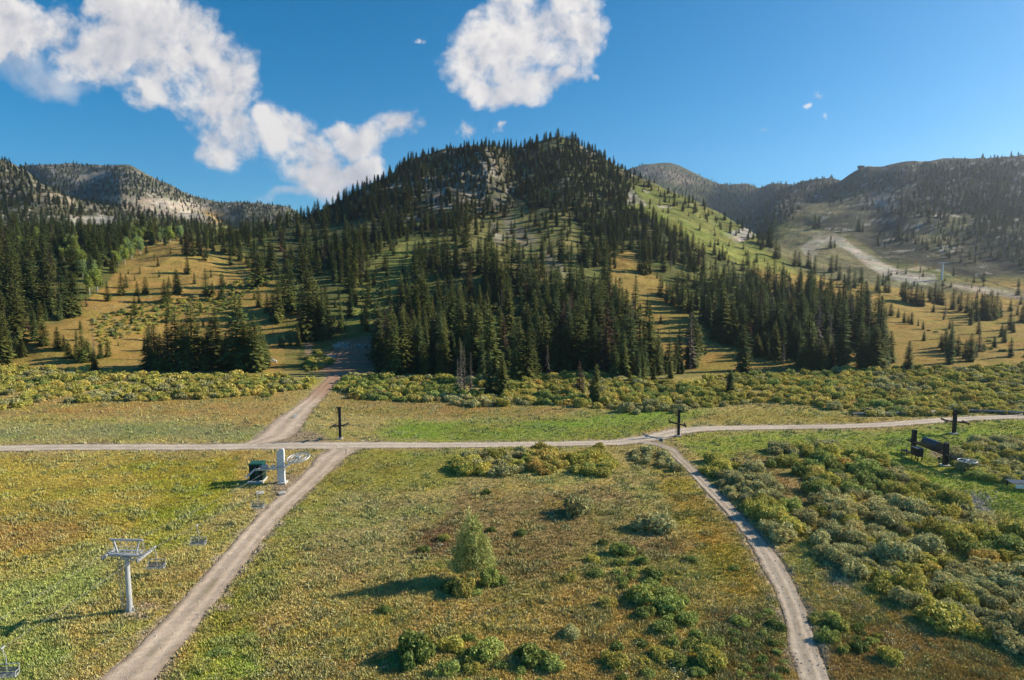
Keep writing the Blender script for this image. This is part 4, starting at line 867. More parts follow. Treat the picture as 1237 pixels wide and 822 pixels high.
# the lone tree of the field: pale poplar with bushes at its foot
def lone_tree():
    g = np.random.default_rng(77); x, y, z = up1(570, 708); y += 1.5
    lobes = [(-.3, 0, 9.5, .35, .8), (.35, 0, 8.8, .4, .7), (-.1, 0, 8.4, .8, .8), (.5, .1, 7.5, .7, .7), (-.6, .1, 7.2, .8, .8), (.2, -.1, 6.5, 1.3, .9), (-.9, .2, 6.0, .9, .8), (1.0, .2, 5.5, 1.0, .8), (-.3, .2, 5.2, 1.6, 1.0), (.9, 0, 4.3, 1.5, 1.0), (-1.1, .2, 4.0, 1.3, 1.0), (-.2, .2, 3.2, 2.0, 1.2), (1.0, .1, 2.4, 1.8, 1.1), (-1.2, 0, 2.2, 1.4, 1.1)]
    lobes = [(a * 1.5, b_ * 1.5, c, r * 1.02, rz) for a, b_, c, r, rz in lobes] + [(math.cos(q) * (2.75 - zz * .25), math.sin(q) * (2.75 - zz * .25), zz, .55, .75) for q, zz in zip(g.uniform(0, 6.28, 16), g.uniform(1.2, 7.8, 16))]; P, d = crown_pts(g, lobes, 7500, .45); V, F = leaves(g, P, d, .17, .9, 1.9)
    o = empty('poplar_tree', (x, y, z), 0, 'pale green conical poplar standing alone in the middle of the field', 'poplar tree')
    add('crown', mesh_np('poplar_crown', V, F, leafmat('poplar_leaves', (.46, .47, .17), .4, (.38, .42, .12), .5, .3)), o)
    tv, tf, _ = join([(*trunk(9.3, .15), 0)] + [(*tube_np([(0, 0, zz), (math.cos(q) * 1.1, math.sin(q) * 1.1, zz + .9), (math.cos(q) * 2.1, math.sin(q) * 2.1, zz + 1.5)], [.07, .045, .015], 5), 0) for q, zz in zip(g.uniform(0, 6.28, 9), np.linspace(.8, 5, 9))]); tf = tf[0]; add('trunk', mesh_np('poplar_trunk', tv, tf, M_BARK), o)
    for (dx, dy, r, hz, c, lab) in ((-.8, -3.9, 1.7, 1.6, 'yellow', 'yellow bush in front of the lone poplar'), (2.3, -1.5, 1.7, 1.8, 'leafy green', 'green bush to the right of the lone poplar'), (-2.9, -2.8, 1.6, .9, 'dark green', 'low dark green bush at the shaded foot of the lone poplar')):
        bush_obj(x + dx, y + dy, z, r, hz, c, lab, None, g)
    bush_obj(x + 3.9, y - .9, z, 1.2, 1.1, 'leafy green', 'outermost small green bush by the lone poplar', None, g); bush_obj(x + .6, y - 3.4, z, 1.1, .75, 'leafy green', 'lowest green bush in front of the lone poplar', None, g)
lone_tree()

# ------------------------------------------------------------------ grass, weeds and stones of the valley floor
def bare(px, py):
    q = 0
    for (cx, cy, rx, ry) in BARE: q = np.maximum(q, 1 - sstep(.5, 1.1, np.hypot((px - cx) / rx, (py - cy) / ry)))
    return q * .8 * (RNG.random(len(px)) < .85)
BARE = ((352, 590, 22, 14), (165, 745, 26, 9), (362, 530, 30, 9), (178, 733, 26, 7), (1172, 606, 28, 11), (790, 535, 12, 5), (1010, 695, 12, 9), (1133, 548, 10, 6))
def make_grass(n=190000):
    g = np.random.default_rng(4); px = g.uniform(-60, 1297, n); py = 468 + (870 - 468) * g.random(n) ** .85
    X, Y, Z, ok = unproject(px, py); far = Y > 262
    # beyond the near survey limit use the plain itself
    rd = road_dist(X, Y) - bare(px, py) * 3; m = ok & (rd > .05) & ~far; X = X[m]; Y = Y[m]; Z = Z[m]
    C, rd, px, py = tint(X, Y, Z); clump = fbm(X, Y, 2.2, 3, 23); n = len(X)
    s = (.20 + .16 * g.random(n) + .22 * sstep(.0, .4, clump)) * (1 + .5 * sstep(120, 260, Y)) * sstep(-.7, .8, rd)
    V = []; nb = 5
    for k in range(nb):
        a = g.uniform(0, 6.28, n); r = s * g.uniform(.1, .9, n); bx = X + np.cos(a) * r * .5; by = Y + np.sin(a) * r * .5
        w = s * g.uniform(.12, .26, n); c = a + 1.57 + g.normal(0, .6, n); lx = np.cos(a) * s * g.uniform(.1, .7, n); ly = np.sin(a) * s * g.uniform(.1, .7, n)
        V.append(np.stack([np.stack([bx - np.cos(c) * w, by - np.sin(c) * w, Z - .03], 1), np.stack([bx + np.cos(c) * w, by + np.sin(c) * w, Z - .03], 1), np.stack([bx + lx, by + ly, Z + s * g.uniform(.5, 1.1, n)], 1)], 1))
    V = np.stack(V, 1).reshape(-1, 3); F = np.arange(len(V)).reshape(-1, 3)
    T = C * np.array((1.5, 1.6, 1.5)); T = np.repeat(np.clip(T, .01, .7), nb * 3, 0)
    add('meadow_grass', mesh_np('meadow_grass', V, F, M_GRASS, tint_=T), kind='stuff', label='dry golden and green grass covering the valley floor', category='grass')
def make_weeds():
    g = np.random.default_rng(44); n = 42000; px = g.uniform(-60, 1297, n); py = 470 + (870 - 470) * g.random(n) ** .8; X, Y, Z, ok = unproject(px, py); rd = road_dist(X, Y)
    f = fbm(X, Y, 11, 4, 71); w = np.clip(.30 + f * 1.5, .02, 1); centre = ((px > 380) & (px < 960) & (py > 555)) | (px > 960); w = np.where(centre, w * 1.0, w * .42)
    green = inpoly([(822,530),(900,521),(1100,517),(1400,507),(1400,600),(1130,590),(1060,560),(1000,545),(935,543)], px, py); w = np.where(green, .02, w); w = np.where(py < 535, w * .35, w)
    m = ok & (rd > .5) & (Y < 262) & (g.random(n) < w * .5); X = X[m]; Y = Y[m]; Z = Z[m]; n = len(X); print('WEEDS', n)
    pal = np.array([(.36, .35, .20), (.40, .37, .19), (.34, .35, .13), (.25, .29, .09), (.40, .29, .13), (.44, .38, .13)]); hue = fbm(X, Y, 7, 3, 72) + g.normal(0, .28, n)
    ci = np.clip(((hue + .55) * 5.2).astype(int), 0, 5); col = pal[ci] * g.uniform(.85, 1.15, n)[:, None]
    s = .22 + .5 * g.random(n) ** 2.4; nb = 30
    a = g.uniform(0, 6.28, (n, nb)); rr = np.sqrt(g.random((n, nb))) * s[:, None]; zz = s[:, None] * g.uniform(.15, .95, (n, nb)) * (1.1 - .6 * rr / s[:, None])
    C = np.stack([X[:, None] + np.cos(a) * rr, Y[:, None] + np.sin(a) * rr, Z[:, None] + zz], 2).reshape(-1, 3); d = np.stack([np.cos(a) * .7, np.sin(a) * .7, a * 0 + .9], 2).reshape(-1, 3)
    V, F = leaves(g, C, d, 1.0, .4, 1.6, .6); sc = np.repeat(np.clip(s, .2, .6), nb) * .21; Cc = np.repeat(C, 4, 0); V = Cc + (V - Cc) * np.repeat(sc, 4)[:, None]
    add('meadow_weeds', mesh_np('meadow_weeds', V, F, M_GRASS, tint_=np.repeat(np.repeat(col, nb, 0), 4, 0)), kind='stuff', label='sage grey, green and rusty weeds growing through the meadow grass', category='weeds')
def make_stones():
    g = np.random.default_rng(45); P = []
    for k in ('gravel_road', 'dirt_road', 'dirt_track', 'footpath'):
        x, y, w, u = ROADL[k]; i = g.integers(0, len(x), 420 if k != 'gravel_road' else 250); tx = np.gradient(x)[i]; ty = np.gradient(y)[i]; l = np.hypot(tx, ty); q = g.normal(0, 1, len(i)) * .2 + g.choice([-.85, .85, .85, -.85, 0], len(i)); q = q * (w[i] + .2)
        P += list(zip(x[i] - ty / l * q, y[i] + tx / l * q, g.uniform(.04, .13, len(i))))
    for (cx, cy, rx, ry, n, sm) in ((1172, 606, 26, 10, 320, .35), (412, 418, 10, 4, 90, .8), (398, 431, 8, 3, 50, .7), (440, 418, 16, 3, 60, .6), (135, 372, 40, 14, 25, .6), (330, 436, 4, 2, 3, 1.6), (700, 640, 200, 60, 40, .22), (1010, 700, 12, 10, 40, .2), (170, 740, 24, 7, 40, .18)):
        a = g.normal(0, .5, n) * rx + cx; b = g.normal(0, .5, n) * ry + cy; X, Y, Z, ok = unproject(a, b); P += [(X[i], Y[i], sm * g.uniform(.3, 1)) for i in range(n) if ok[i]]
    P = np.array(P); Z = H(P[:, 0], P[:, 1]); base = np.array([(1, 0, 0), (.3, .95, 0), (-.8, .6, 0), (-.8, -.6, 0), (.3, -.95, 0), (.1, .1, .8), (0, 0, -.5)]); tri = np.array([(0, 1, 5), (1, 2, 5), (2, 3, 5), (3, 4, 5), (4, 0, 5), (1, 0, 6), (2, 1, 6), (3, 2, 6), (4, 3, 6), (0, 4, 6)])
    n = len(P); V = base[None] * g.uniform(.7, 1.3, (n, 7, 3)) * P[:, 2][:, None, None]; a = g.uniform(0, 6.28, n); c, s = np.cos(a)[:, None], np.sin(a)[:, None]
    V = np.stack([V[..., 0] * c - V[..., 1] * s + P[:, 0][:, None], V[..., 0] * s + V[..., 1] * c + P[:, 1][:, None], V[..., 2] + Z[:, None] + .05], 2).reshape(-1, 3); F = (tri[None] + (np.arange(n) * 7)[:, None, None]).reshape(-1, 3)
    add('loose_stones', mesh_np('loose_stones', V, F, plain('pale_stone', (.42, .38, .33), .9, .1, 0, .3, 2)), kind='stuff', label='pale loose stones strewn along the roads and the dirt yard', category='stones')
make_grass(); make_weeds(); make_stones()
# ------------------------------------------------------------------ lift machinery
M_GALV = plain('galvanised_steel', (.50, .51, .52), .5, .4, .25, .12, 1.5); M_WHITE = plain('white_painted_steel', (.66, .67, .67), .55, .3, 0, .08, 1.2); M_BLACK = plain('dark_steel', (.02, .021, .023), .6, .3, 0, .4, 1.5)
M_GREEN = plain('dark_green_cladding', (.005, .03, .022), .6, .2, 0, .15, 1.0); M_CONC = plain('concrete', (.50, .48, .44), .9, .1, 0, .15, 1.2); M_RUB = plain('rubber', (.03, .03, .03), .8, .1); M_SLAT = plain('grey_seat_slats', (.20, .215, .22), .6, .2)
M_ROPE = plain('steel_rope', (.2, .2, .2), .6, .3, .3); M_PIPE = plain('grey_pipe', (.24, .25, .26), .5, .3, .2, .2, .8); M_SHEET = plain('pale_sheet_metal', (.60, .68, .74), .4, .4); M_WOOD = plain('weathered_wood', (.16, .11, .075), .9, .1)
M_ORANGE = plain('orange_paint', (.65, .22, .03), .5, .3); M_DROCK = plain('dark_rock', (.09, .065, .05), .9, .1, 0, .4, 1.5); M_ROCK = plain('pale_rock', (.42, .38, .33), .9, .1, 0, .3, 1.5); M_ROOFG = plain('green_roof_sheet', (.015, .10, .07), .5, .3, 0, .1, 1.)
def zat(px, py, Y):
    dx, dy, dz = ray(px, py); return float(dx / dy * Y), CAMH + float(dz / dy) * Y
def sheaves(o, name, x, z, L, nw, side=1, wr=.26, m=M_GALV, tilt=0.):
    b = MB(); b.bar((x, -L / 2, z), (x, L / 2, z + tilt), .10, .24); b.bar((x + .16 * side, -L * .42, z - .10), (x + .16 * side, L * .42, z - .10 + tilt), .07, .16)
    b.bar((x, 0, z - .1), (x - .5 * side, 0, z + .25), .12, .2)
    r = b.build('sheave_beam', m, o)
    for k in range(nw):
        y = -L * .45 + L * .9 * k / (nw - 1); w = MB(); zz = z - .02 + tilt * (y / L + .5); w.tube((x + .02, y, zz), (x + .02 + .16 * side, y, zz), wr, n=14); w.tube((x - .04, y, zz), (x + .24 * side, y, zz), .06, n=8); w.build('sheave_wheel', M_RUB if m is M_BLACK else M_SLAT, r)
    return r
# grey tower of the near lift
TX, TY, TZ = up1(157, 740); ROPE_Z = 7.75; ROPE_DX = 2.15
t = empty('lift_tower', (TX, TY, TZ), R(-3), 'light grey chairlift tower with ladder and crossarm beside the dirt road', 'lift tower')
b = MB(); b.tube((0, 0, -.3), (0, 0, 7.1), .36, .27, 20); b.build('mast', M_GALV, t)
b = MB(); b.tube((0, 0, -.4), (0, 0, .16), .62, .60, 18); b.tube((0, 0, .16), (0, 0, .24), .48, .48, 18)
for k in range(6): a = k * 1.047; b.box((math.cos(a) * .42, math.sin(a) * .42, .42), (.16, .03, .5), rz=a)
b.build('base_flange', M_CONC, t)
b = MB(); b.tube((-.52, -.30, .6), (-.52, -.30, 6.6), .03, n=6); b.tube((-.86, -.30, .9), (-.86, -.30, 6.6), .03, n=6)
for k in range(19): b.tube((-.52, -.30, .9 + .3 * k), (-.86, -.30, .9 + .3 * k), .018, n=5)
for k in range(4): b.bar((-.52, -.30, 1 + 1.7 * k), (-.25, 0, 1 + 1.7 * k), .05, .05)
l = b.build('ladder', M_GALV, t)
b = MB()
for k in range(7): b.torus((-.69, -.52, 4.0 + .42 * k), (0, 0, 1), .34, .018, 14, 4)
for k in range(3): b.tube((-.69 + .3 * (k - 1), -.82 + .06 * abs(k - 1), 4.0), (-.69 + .3 * (k - 1), -.82 + .06 * abs(k - 1), 6.5), .015, n=4)
b.build('safety_cage', M_BLACK, l)
b = MB(); b.bar((-2.15, 0, 7.3), (2.15, 0, 7.3), .36, .40); b.bar((-.9, 0, 6.6), (0, 0, 7.12), .2, .14); b.bar((.9, 0, 6.6), (0, 0, 7.12), .2, .14); b.box((0, 0, 7.08), (.8, .7, .12)); b.build('crossarm', M_GALV, t)
b = MB(); b.bar((-2.05, .1, 9.15), (2.1, .1, 9.15), .16, .2); b.bar((-1.15, .1, 7.5), (-1.6, .1, 9.06), .14, .18); b.bar((1.15, .1, 7.5), (1.6, .1, 9.06), .14, .18); b.tube((2.05, .1, 9.1), (2.05, .1, 8.2), .03, n=5); b.build('lifting_frame', M_GALV, t)
b = MB()
for s in (-1, 1):
    b.bar((-1.8, s * .55, 7.62), (1.8, s * .55, 7.62), .08, .06)
    for k in range(6): b.tube((-1.8 + .72 * k, s * .75, 7.6), (-1.8 + .72 * k, s * .75, 8.6), .02, n=5)
    b.tube((-1.8, s * .75, 8.6), (1.8, s * .75, 8.6), .022, n=5); b.tube((-1.8, s * .75, 8.1), (1.8, s * .75, 8.1), .018, n=5)
b.box((0, .55, 7.6), (3.6, .42, .05)); b.box((0, -.55, 7.6), (3.6, .42, .05)); b.build('catwalk', M_GALV, t)
sheaves(t, 'a', -ROPE_DX - .05, 7.32, 2.3, 5, -1, tilt=.1); sheaves(t, 'b', ROPE_DX + .05, 7.32, 3.2, 7, 1, tilt=.1)
# drive station of the near lift
SX, SY, SZ = up1(340, 585); WX, WY, WZ = SX + 3.0, SY + 1.6, 4.9
s_ = empty('lift_station', (SX, SY, SZ), 0, 'white lift drive mast carrying a spoked bullwheel and braced arm by the dirt road', 'lift station')
b = MB(); b.box((0, .45, 3.25), (1.15, .5, 6.9)); b.box((-.05, .95, 3.2), (1.0, .44, 6.6)); b.box((-.74, .75, 3.5), (.26, .9, 5.6)); [b.box((.1, .18, .9 + 1.15 * k), (1.0, .08, .07)) for k in range(6)]; b.box((.3, .45, 6.78), (.5, .6, .35)); b.tube((.15, .45, 6.8), (.15, .45, 7.3), .05); b.build('mast', M_WHITE, s_)
b = MB(); b.box((0, .6, .05), (1.7, 2.0, .5)); b.build('concrete_foot', M_CONC, s_)
b = MB(); P = [(-6.3, -1.6, 1.7), (-5.0, -.6, 3.0), (-1.0, -.35, 3.15), (.9, -.25, 3.5), (WX - SX, WY - SY, WZ - SZ - .2)]
for a, c in zip(P[:-1], P[1:]): b.bar(a, c, .26, .30)
b.bar((-5.0, .6, 2.8), (-.6, .55, 3.1), .22, .26)
for k in range(5): b.tube((-4.8 + .9 * k, -.5, 3.1), (-4.4 + .9 * k, .6, 3.0), .06)
for k in range(5): b.tube((-4.8 + .95 * k, -.5, 2.95), (-4.8 + .95 * k, -.5, 3.9 if k % 2 else 3.5), .05)
b.box((-3.2, .1, 3.5), (1.2, .7, .5)); b.tube((-1.6, -.2, 3.4), (-1.6, .5, 3.4), .34, n=12); b.build('drive_arm', M_GALV, s_)
b = MB(); nw = Vector((-.10, -.20, 1)).normalized(); c0 = Vector((WX - SX, WY - SY, WZ - SZ)); b.torus(c0, nw, 2.15, .13, 40, 8); b.torus(c0, nw, 1.5, .07, 32, 6); b.tube(c0 - nw * .25, c0 + nw * .3, .38, n=14)
u = nw.orthogonal().normalized(); v = nw.cross(u)
for k in range(10): a = k * .6283; e = u * math.cos(a) + v * math.sin(a); b.tube(c0 + e * .3, c0 + e * 2.1, .06, n=5)
b.build('bullwheel', M_GALV, s_)
mh = empty('motor_house', (SX - 5.4, SY + 2.2, SZ), R(4), 'dark green motor house on a pale slab joined to the white lift mast', 'motor house')
b = MB(); b.box((0, 0, 1.95), (2.55, 2.5, 3.1)); 
b.build('wall', M_GREEN, mh)
b = MB(); b.box((0, 0, 3.60), (2.8, 2.8, .16)); b.box((0, 0, 3.72), (2.5, 2.5, .09)); b.build('roof', M_ROOFG, mh)
b = MB(); b.box((.2, -1.27, 1.45), (.9, .05, 1.9)); d = b.build('door', plain('deep_green_door', (.01, .055, .042), .5), mh); b = MB(); b.box((.52, -1.32, 1.4), (.06, .06, .2)); b.build('handle', M_GALV, d)  # door green a little brighter than the wall cladding
b = MB(); [b.box((-.75, -1.275, 1.9 + .13 * k), (.6, .05, .07)) for k in range(6)]; b.build('vent', M_BLACK, mh)
b = MB(); b.box((0, -.3, .2), (3.0, 3.6, .4)); b.build('slab', M_CONC, mh)
for (px, py, w, d_, lab) in ((315, 597, 1.1, 1.5, 'pale concrete pad below the green motor house'), (341, 597, 1.2, 1.3, 'pale concrete pad between the lift mast and the dirt road')):
    x, y, z = up1(px, py); b = MB(); b.box((0, 0, .1), (w, d_, .42)); b.box((0, 0, .33), (w * .55, d_ * .5, .06)); o = b.build('concrete_pad', M_CONC); o.location = (x, y, z); o.rotation_euler[2] = .3; tag(o, lab, 'concrete pad')
# haul rope with sag, from the bullwheel over the tower and out of frame
def rope_pts(side):
    if side > 0: A = Vector((WX + 1.9, WY - .6, WZ + .1)); 
    else: A = Vector((WX - 2.1, WY - .6, WZ - .1))
    B = Vector((TX + side * (ROPE_DX + .15), TY, TZ + ROPE_Z - .05)); C = Vector((TX + side * (ROPE_DX + .15) - 4.3, TY - 62, TZ + 11.5)); out = []
    for (p, q, sag) in ((A, B, .75), (B, C, 1.3)):
        for k in range(25): u = k / 24; m = p.lerp(q, u); m.z -= sag * 4 * u * (1 - u); out.append(m)
    return out
for sd, lab in ((-1, 'thin steel haul rope on the far side of the grey lift tower'), (1, 'thin steel haul rope carrying the empty chairs beside the dirt road')):
    P = rope_pts(sd); b = MB(); b.path(P, .021, 5); o = b.build('haul_rope', M_ROPE); tag(o, lab, 'rope')
def make_chair():
    o = empty('lift_chair', (0, 0, 0), 0, 'x', 'lift chair', 'empty chairs hanging on the near lift')
    b = MB(); b.bar((0, -.25, .02), (0, .25, .02), .10, .14); b.path([(0, 0, 0), (0, .05, -.5), (0, .32, -1.1), (0, .35, -1.75)], .04, 6); b.build('hanger', M_GALV, o)
    b = MB()
    b.tube((-1.05, .35, -1.75), (1.05, .35, -1.75), .04); 
    for s in (-1.05, -.02, 1.05): b.path([(s, .35, -1.75), (s, .30, -2.55), (s, -.32, -2.66)], .035, 6)
    for s in (-1.05, 1.05): b.path([(s, .33, -2.2), (s, -.25, -2.2), (s, -.32, -2.66)], .028, 5)
    b.tube((-1.05, -.32, -2.66), (1.05, -.32, -2.66), .035); b.tube((-1.05, .30, -2.55), (1.05, .30, -2.55), .03); b.build('frame', M_GALV, o)
    for s in (-.53, .53):
        b = MB(); [b.box((s, -.22 + .13 * k, -2.58 + .015 * k), (.92, .10, .035)) for k in range(5)]; b.build('seat', M_SLAT, o)
        b = MB(); [b.box((s, .30, -2.36 + .14 * k), (.92, .03, .10)) for k in range(3)]; b.build('backrest', M_SLAT, o)
    return o
def copy_tree(o, parent=None):
    c = o.copy(); COL.objects.link(c); c.parent = parent
    for ch in list(o.children): copy_tree(ch, c)
    return c
R1 = rope_pts(1); proto = make_chair()
def on_rope(px):
    best = min(((abs(project(p.x, p.y, p.z)[0] - px), i) for i, p in enumerate(R1)), key=lambda q: q[0])[1]
    i = min(max(best, 1), len(R1) - 2); 
    for a, c in ((R1[i - 1], R1[i]), (R1[i], R1[i + 1])):
        xa = project(a.x, a.y, a.z)[0]; xc = project(c.x, c.y, c.z)[0]
        if (xa - px) * (xc - px) <= 0: return a.lerp(c, float((px - xa) / (xc - xa)))
    return R1[i]
for k, (px, lab) in enumerate(((310, 'empty metal lift chair hanging next to the concrete pads'), (238, 'empty metal lift chair hanging halfway between station and grey tower'), (187, 'empty metal lift chair hanging just beyond the grey lift tower'), (3, 'large empty lift chair cut by the picture edge below the tower shadow'))):
    o = proto if k == 0 else copy_tree(proto); o.location = on_rope(px); o.rotation_euler[2] = .05 * (k - 1); o['label'] = lab
# dark towers of the second lift, against the light
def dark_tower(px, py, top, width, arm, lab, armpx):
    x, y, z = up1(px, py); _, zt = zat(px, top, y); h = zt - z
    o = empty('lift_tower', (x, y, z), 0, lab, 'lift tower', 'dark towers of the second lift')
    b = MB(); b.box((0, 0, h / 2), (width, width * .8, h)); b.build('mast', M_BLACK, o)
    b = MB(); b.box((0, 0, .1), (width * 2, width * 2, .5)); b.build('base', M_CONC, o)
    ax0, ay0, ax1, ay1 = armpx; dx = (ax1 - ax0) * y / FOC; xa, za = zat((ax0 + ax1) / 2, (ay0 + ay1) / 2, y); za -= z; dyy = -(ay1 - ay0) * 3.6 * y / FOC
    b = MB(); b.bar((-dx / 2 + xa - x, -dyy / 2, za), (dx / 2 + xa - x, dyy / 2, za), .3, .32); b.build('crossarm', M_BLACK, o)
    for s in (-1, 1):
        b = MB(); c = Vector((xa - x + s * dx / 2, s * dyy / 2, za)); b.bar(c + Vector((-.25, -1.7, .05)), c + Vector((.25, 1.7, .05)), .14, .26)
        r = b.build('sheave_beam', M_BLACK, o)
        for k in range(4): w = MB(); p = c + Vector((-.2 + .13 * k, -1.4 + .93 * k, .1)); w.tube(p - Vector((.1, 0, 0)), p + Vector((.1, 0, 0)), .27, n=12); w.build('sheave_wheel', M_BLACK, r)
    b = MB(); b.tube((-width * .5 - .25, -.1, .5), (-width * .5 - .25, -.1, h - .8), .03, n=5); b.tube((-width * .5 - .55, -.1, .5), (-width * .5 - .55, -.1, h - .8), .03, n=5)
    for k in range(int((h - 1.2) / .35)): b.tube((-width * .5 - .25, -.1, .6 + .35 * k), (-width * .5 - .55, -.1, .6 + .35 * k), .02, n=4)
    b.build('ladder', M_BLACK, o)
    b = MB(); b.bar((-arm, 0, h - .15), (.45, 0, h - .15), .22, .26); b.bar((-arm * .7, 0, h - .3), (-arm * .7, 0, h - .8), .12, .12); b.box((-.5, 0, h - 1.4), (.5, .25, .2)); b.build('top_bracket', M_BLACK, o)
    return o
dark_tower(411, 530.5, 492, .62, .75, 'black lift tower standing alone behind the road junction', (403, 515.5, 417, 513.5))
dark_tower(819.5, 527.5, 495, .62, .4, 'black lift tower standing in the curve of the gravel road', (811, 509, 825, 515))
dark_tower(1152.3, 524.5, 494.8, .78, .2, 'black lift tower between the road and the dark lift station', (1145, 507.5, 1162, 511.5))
# dark station of the second lift
ax, ay, az = up1(1141.5, 563); bx, by, bz = up1(1103, 547.5)
st = empty('lift_station', (ax, ay, az), 0, 'black two-mast lift station with long beam on the bright green slope', 'lift station')
A = Vector((ax, ay, az)); Bv = Vector((bx, by, bz)); D = (Bv - A); D.z = 0
hz = zat(1141.5, 535.5, ay)[1] - az; hb_ = zat(1102.5, 519.5, by)[1] - bz; dirn = D.normalized(); ang = math.atan2(dirn.y, dirn.x)
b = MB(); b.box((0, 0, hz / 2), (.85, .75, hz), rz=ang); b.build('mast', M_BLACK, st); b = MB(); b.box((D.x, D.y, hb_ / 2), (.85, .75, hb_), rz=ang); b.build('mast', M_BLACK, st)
b = MB(); b.box((0, 0, .05), (1.7, 1.7, .5), rz=ang); b.build('concrete_foot', M_CONC, st)
zb2 = 2.55; b = MB(); side = Vector((-dirn.y, dirn.x, 0))
for s in (-.45, .45):
    b.bar(side * s + D * 1.18 + Vector((0, 0, zb2 + .1)), side * s - D * .62 + Vector((0, 0, zb2)), .2, .34)
for k in range(14): p = D * (1.15 - .125 * k) + Vector((0, 0, zb2 + .05)); b.bar(p - side * .45, p + side * .45, .12, .14)
b.build('beam', M_BLACK, st)
b = MB(); c0 = -D * .60 + Vector((0, 0, zb2 + .32)); b.torus(c0, (0, 0, 1), 1.7, .10, 32, 6); b.tube(c0 - Vector((0, 0, .2)), c0 + Vector((0, 0, .2)), .3, n=12)
for k in range(8): a = k * .785; b.tube(c0, c0 + Vector((math.cos(a) * 1.65, math.sin(a) * 1.65, 0)), .05, n=5)
b.build('bullwheel', M_GALV, st)
b = MB(); L_ = 4.6; prof = [(-1.0, 0), (-1.05, .9), (-.75, 1.55), (-.25, 1.85), (.25, 1.85), (.75, 1.55), (1.05, .9), (1.0, 0)]; cc0 = D * .42 + Vector((0, 0, zb2 + .25)); n_ = len(prof)
for e in (-1, 1): b._v([cc0 + dirn * e * L_ / 2 + side * p[0] + Vector((0, 0, p[1])) for p in prof])
b.F4 += [(k, (k + 1) % n_, n_ + (k + 1) % n_, n_ + k) for k in range(n_)]
for q in range(1, n_ - 1): b.F3 += [(0, q + 1, q), (n_, n_ + q, n_ + q + 1)]
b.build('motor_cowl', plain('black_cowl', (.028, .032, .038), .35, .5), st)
cx_, cy_, cz_ = up1(1109, 557); o = empty('transformer_box', (cx_, cy_ + .5, cz_), ang, 'black box on four legs below the dark lift station', 'equipment box'); b = MB(); b.box((0, 0, 1.95), (2.3, 1.2, 1.7)); b.build('cabinet', M_BLACK, o); b = MB(); b.box((0, 0, 2.86), (2.5, 1.4, .08)); b.build('lid', plain('dark_grey_lid', (.09, .1, .11), .5), o)  # lid greyer than the black cabinet
for sx_ in (-1, 1):
    for sy_ in (-1, 1): b = MB(); b.box((sx_ * 1.0, sy_ * .45, .5), (.16, .16, 1.2)); b.build('leg', M_BLACK, o)
cx_, cy_, cz_ = up1(1095, 549); o = empty('operator_deck', (cx_, cy_, cz_), ang, 'low black deck with railing behind the black box on legs', 'deck'); b = MB(); b.box((0, 0, .75), (2.0, 1.4, .12)); b.build('platform', M_BLACK, o)
for sx_ in (-1, 1):
    for sy_ in (-1, 1): b = MB(); b.box((sx_ * .9, sy_ * .6, .7), (.1, .1, 1.6 if sy_ > 0 else 1.2)); b.build('post', M_BLACK, o)
cx_, cy_, cz_ = up1(1134, 560.5); o = empty('control_post', (cx_, cy_, cz_), 0, 'short dark control post between the box and the station mast', 'control post'); b = MB(); b.tube((0, 0, -.1), (0, 0, 1.0), .06); b.build('pole', M_BLACK, o); b = MB(); b.box((0, 0, 1.2), (.45, .3, .5)); b.build('head', M_BLACK, o)
# platform at the east edge
cx_, cy_, cz_ = up1(1236, 592); o = empty('loading_platform', (cx_, cy_, cz_), R(-12), 'dark slatted platform with a white front panel at the picture edge', 'platform')
b = MB(); [b.box((0, -.9 + .45 * k, 1.45), (5, .34, .08)) for k in range(6)]; b.build('deck', plain('slate_grey_slats', (.10, .11, .125), .4, .5), o); b = MB(); b.box((.2, -1.25, .95), (4.2, .06, .75)); b.build('front_panel', plain('white_panel', (.75, .76, .76), .5), o)
for sx_ in (-2.2, 0, 2.2): b = MB(); b.box((sx_, 1.2, .6), (.15, .15, 1.6)); b.build('leg', M_BLACK, o)
# long pipe along the willow fringe
o = empty('long_pipe', (0, 0, 0), 0, 'long grey pipe lying on low supports along the willow fringe', 'pipe'); P = []
for px, py in ((1030, 503), (1075, 502), (1120, 501), (1150, 498.5), (1180, 499), (1237, 501.5), (1300, 503)):
    x, y, z = up1(px, py); P.append(Vector((x, y, z + .75)))
b = MB(); b.path(P, .26, 10); b.build('pipe', M_PIPE, o)
b = MB()
for a, c in zip(P[:-1], P[1:]):
    for k in range(3): p = a.lerp(c, k / 3); b.box((p.x, p.y, p.z - .65), (.25, .5, .9))
sp_ = b.build('support', M_BLACK, o); sp_['kind'] = 'stuff'
# small things
x, y, z = up1(417, 469.5); o = empty('sheet_metal_bin', (x, y, z), .1, 'pale blue white sheet metal bin beside the dirt track and yellow bush', 'bin'); b = MB(); b.box((0, 0, .35), (3.0, 1.5, .7)); b.build('body', M_SHEET, o); b = MB(); b.box((0, 0, .74), (3.15, 1.65, .06)); b.build('lid', plain('white_lid', (.7, .76, .8), .4), o)
x, y, z = up1(357, 504.5); o = empty('utility_box', (x, y, z), .4, 'small whitish utility box on the edge of the dirt track', 'utility box'); b = MB(); b.box((0, 0, .35), (.8, .5, .7)); b.build('cabinet', M_SHEET, o); b = MB(); b.box((0, 0, .73), (.9, .6, .05)); b.build('lid', M_WHITE, o)
for px, py, h, lab in ((287, 524, 1.0, 'thin dark marker post in the grass west of the track'), (418, 549, .9, 'short dark post at the road junction')):
    x, y, z = up1(px, py); o = empty('marker_post', (x, y, z), 0, lab, 'post'); b = MB(); b.tube((0, 0, -.2), (0, 0, h), .07); b.build('pole', M_WOOD, o); b = MB(); b.box((0, 0, h + .08), (.22, .1, .22)); b.build('marker', M_BLACK, o)
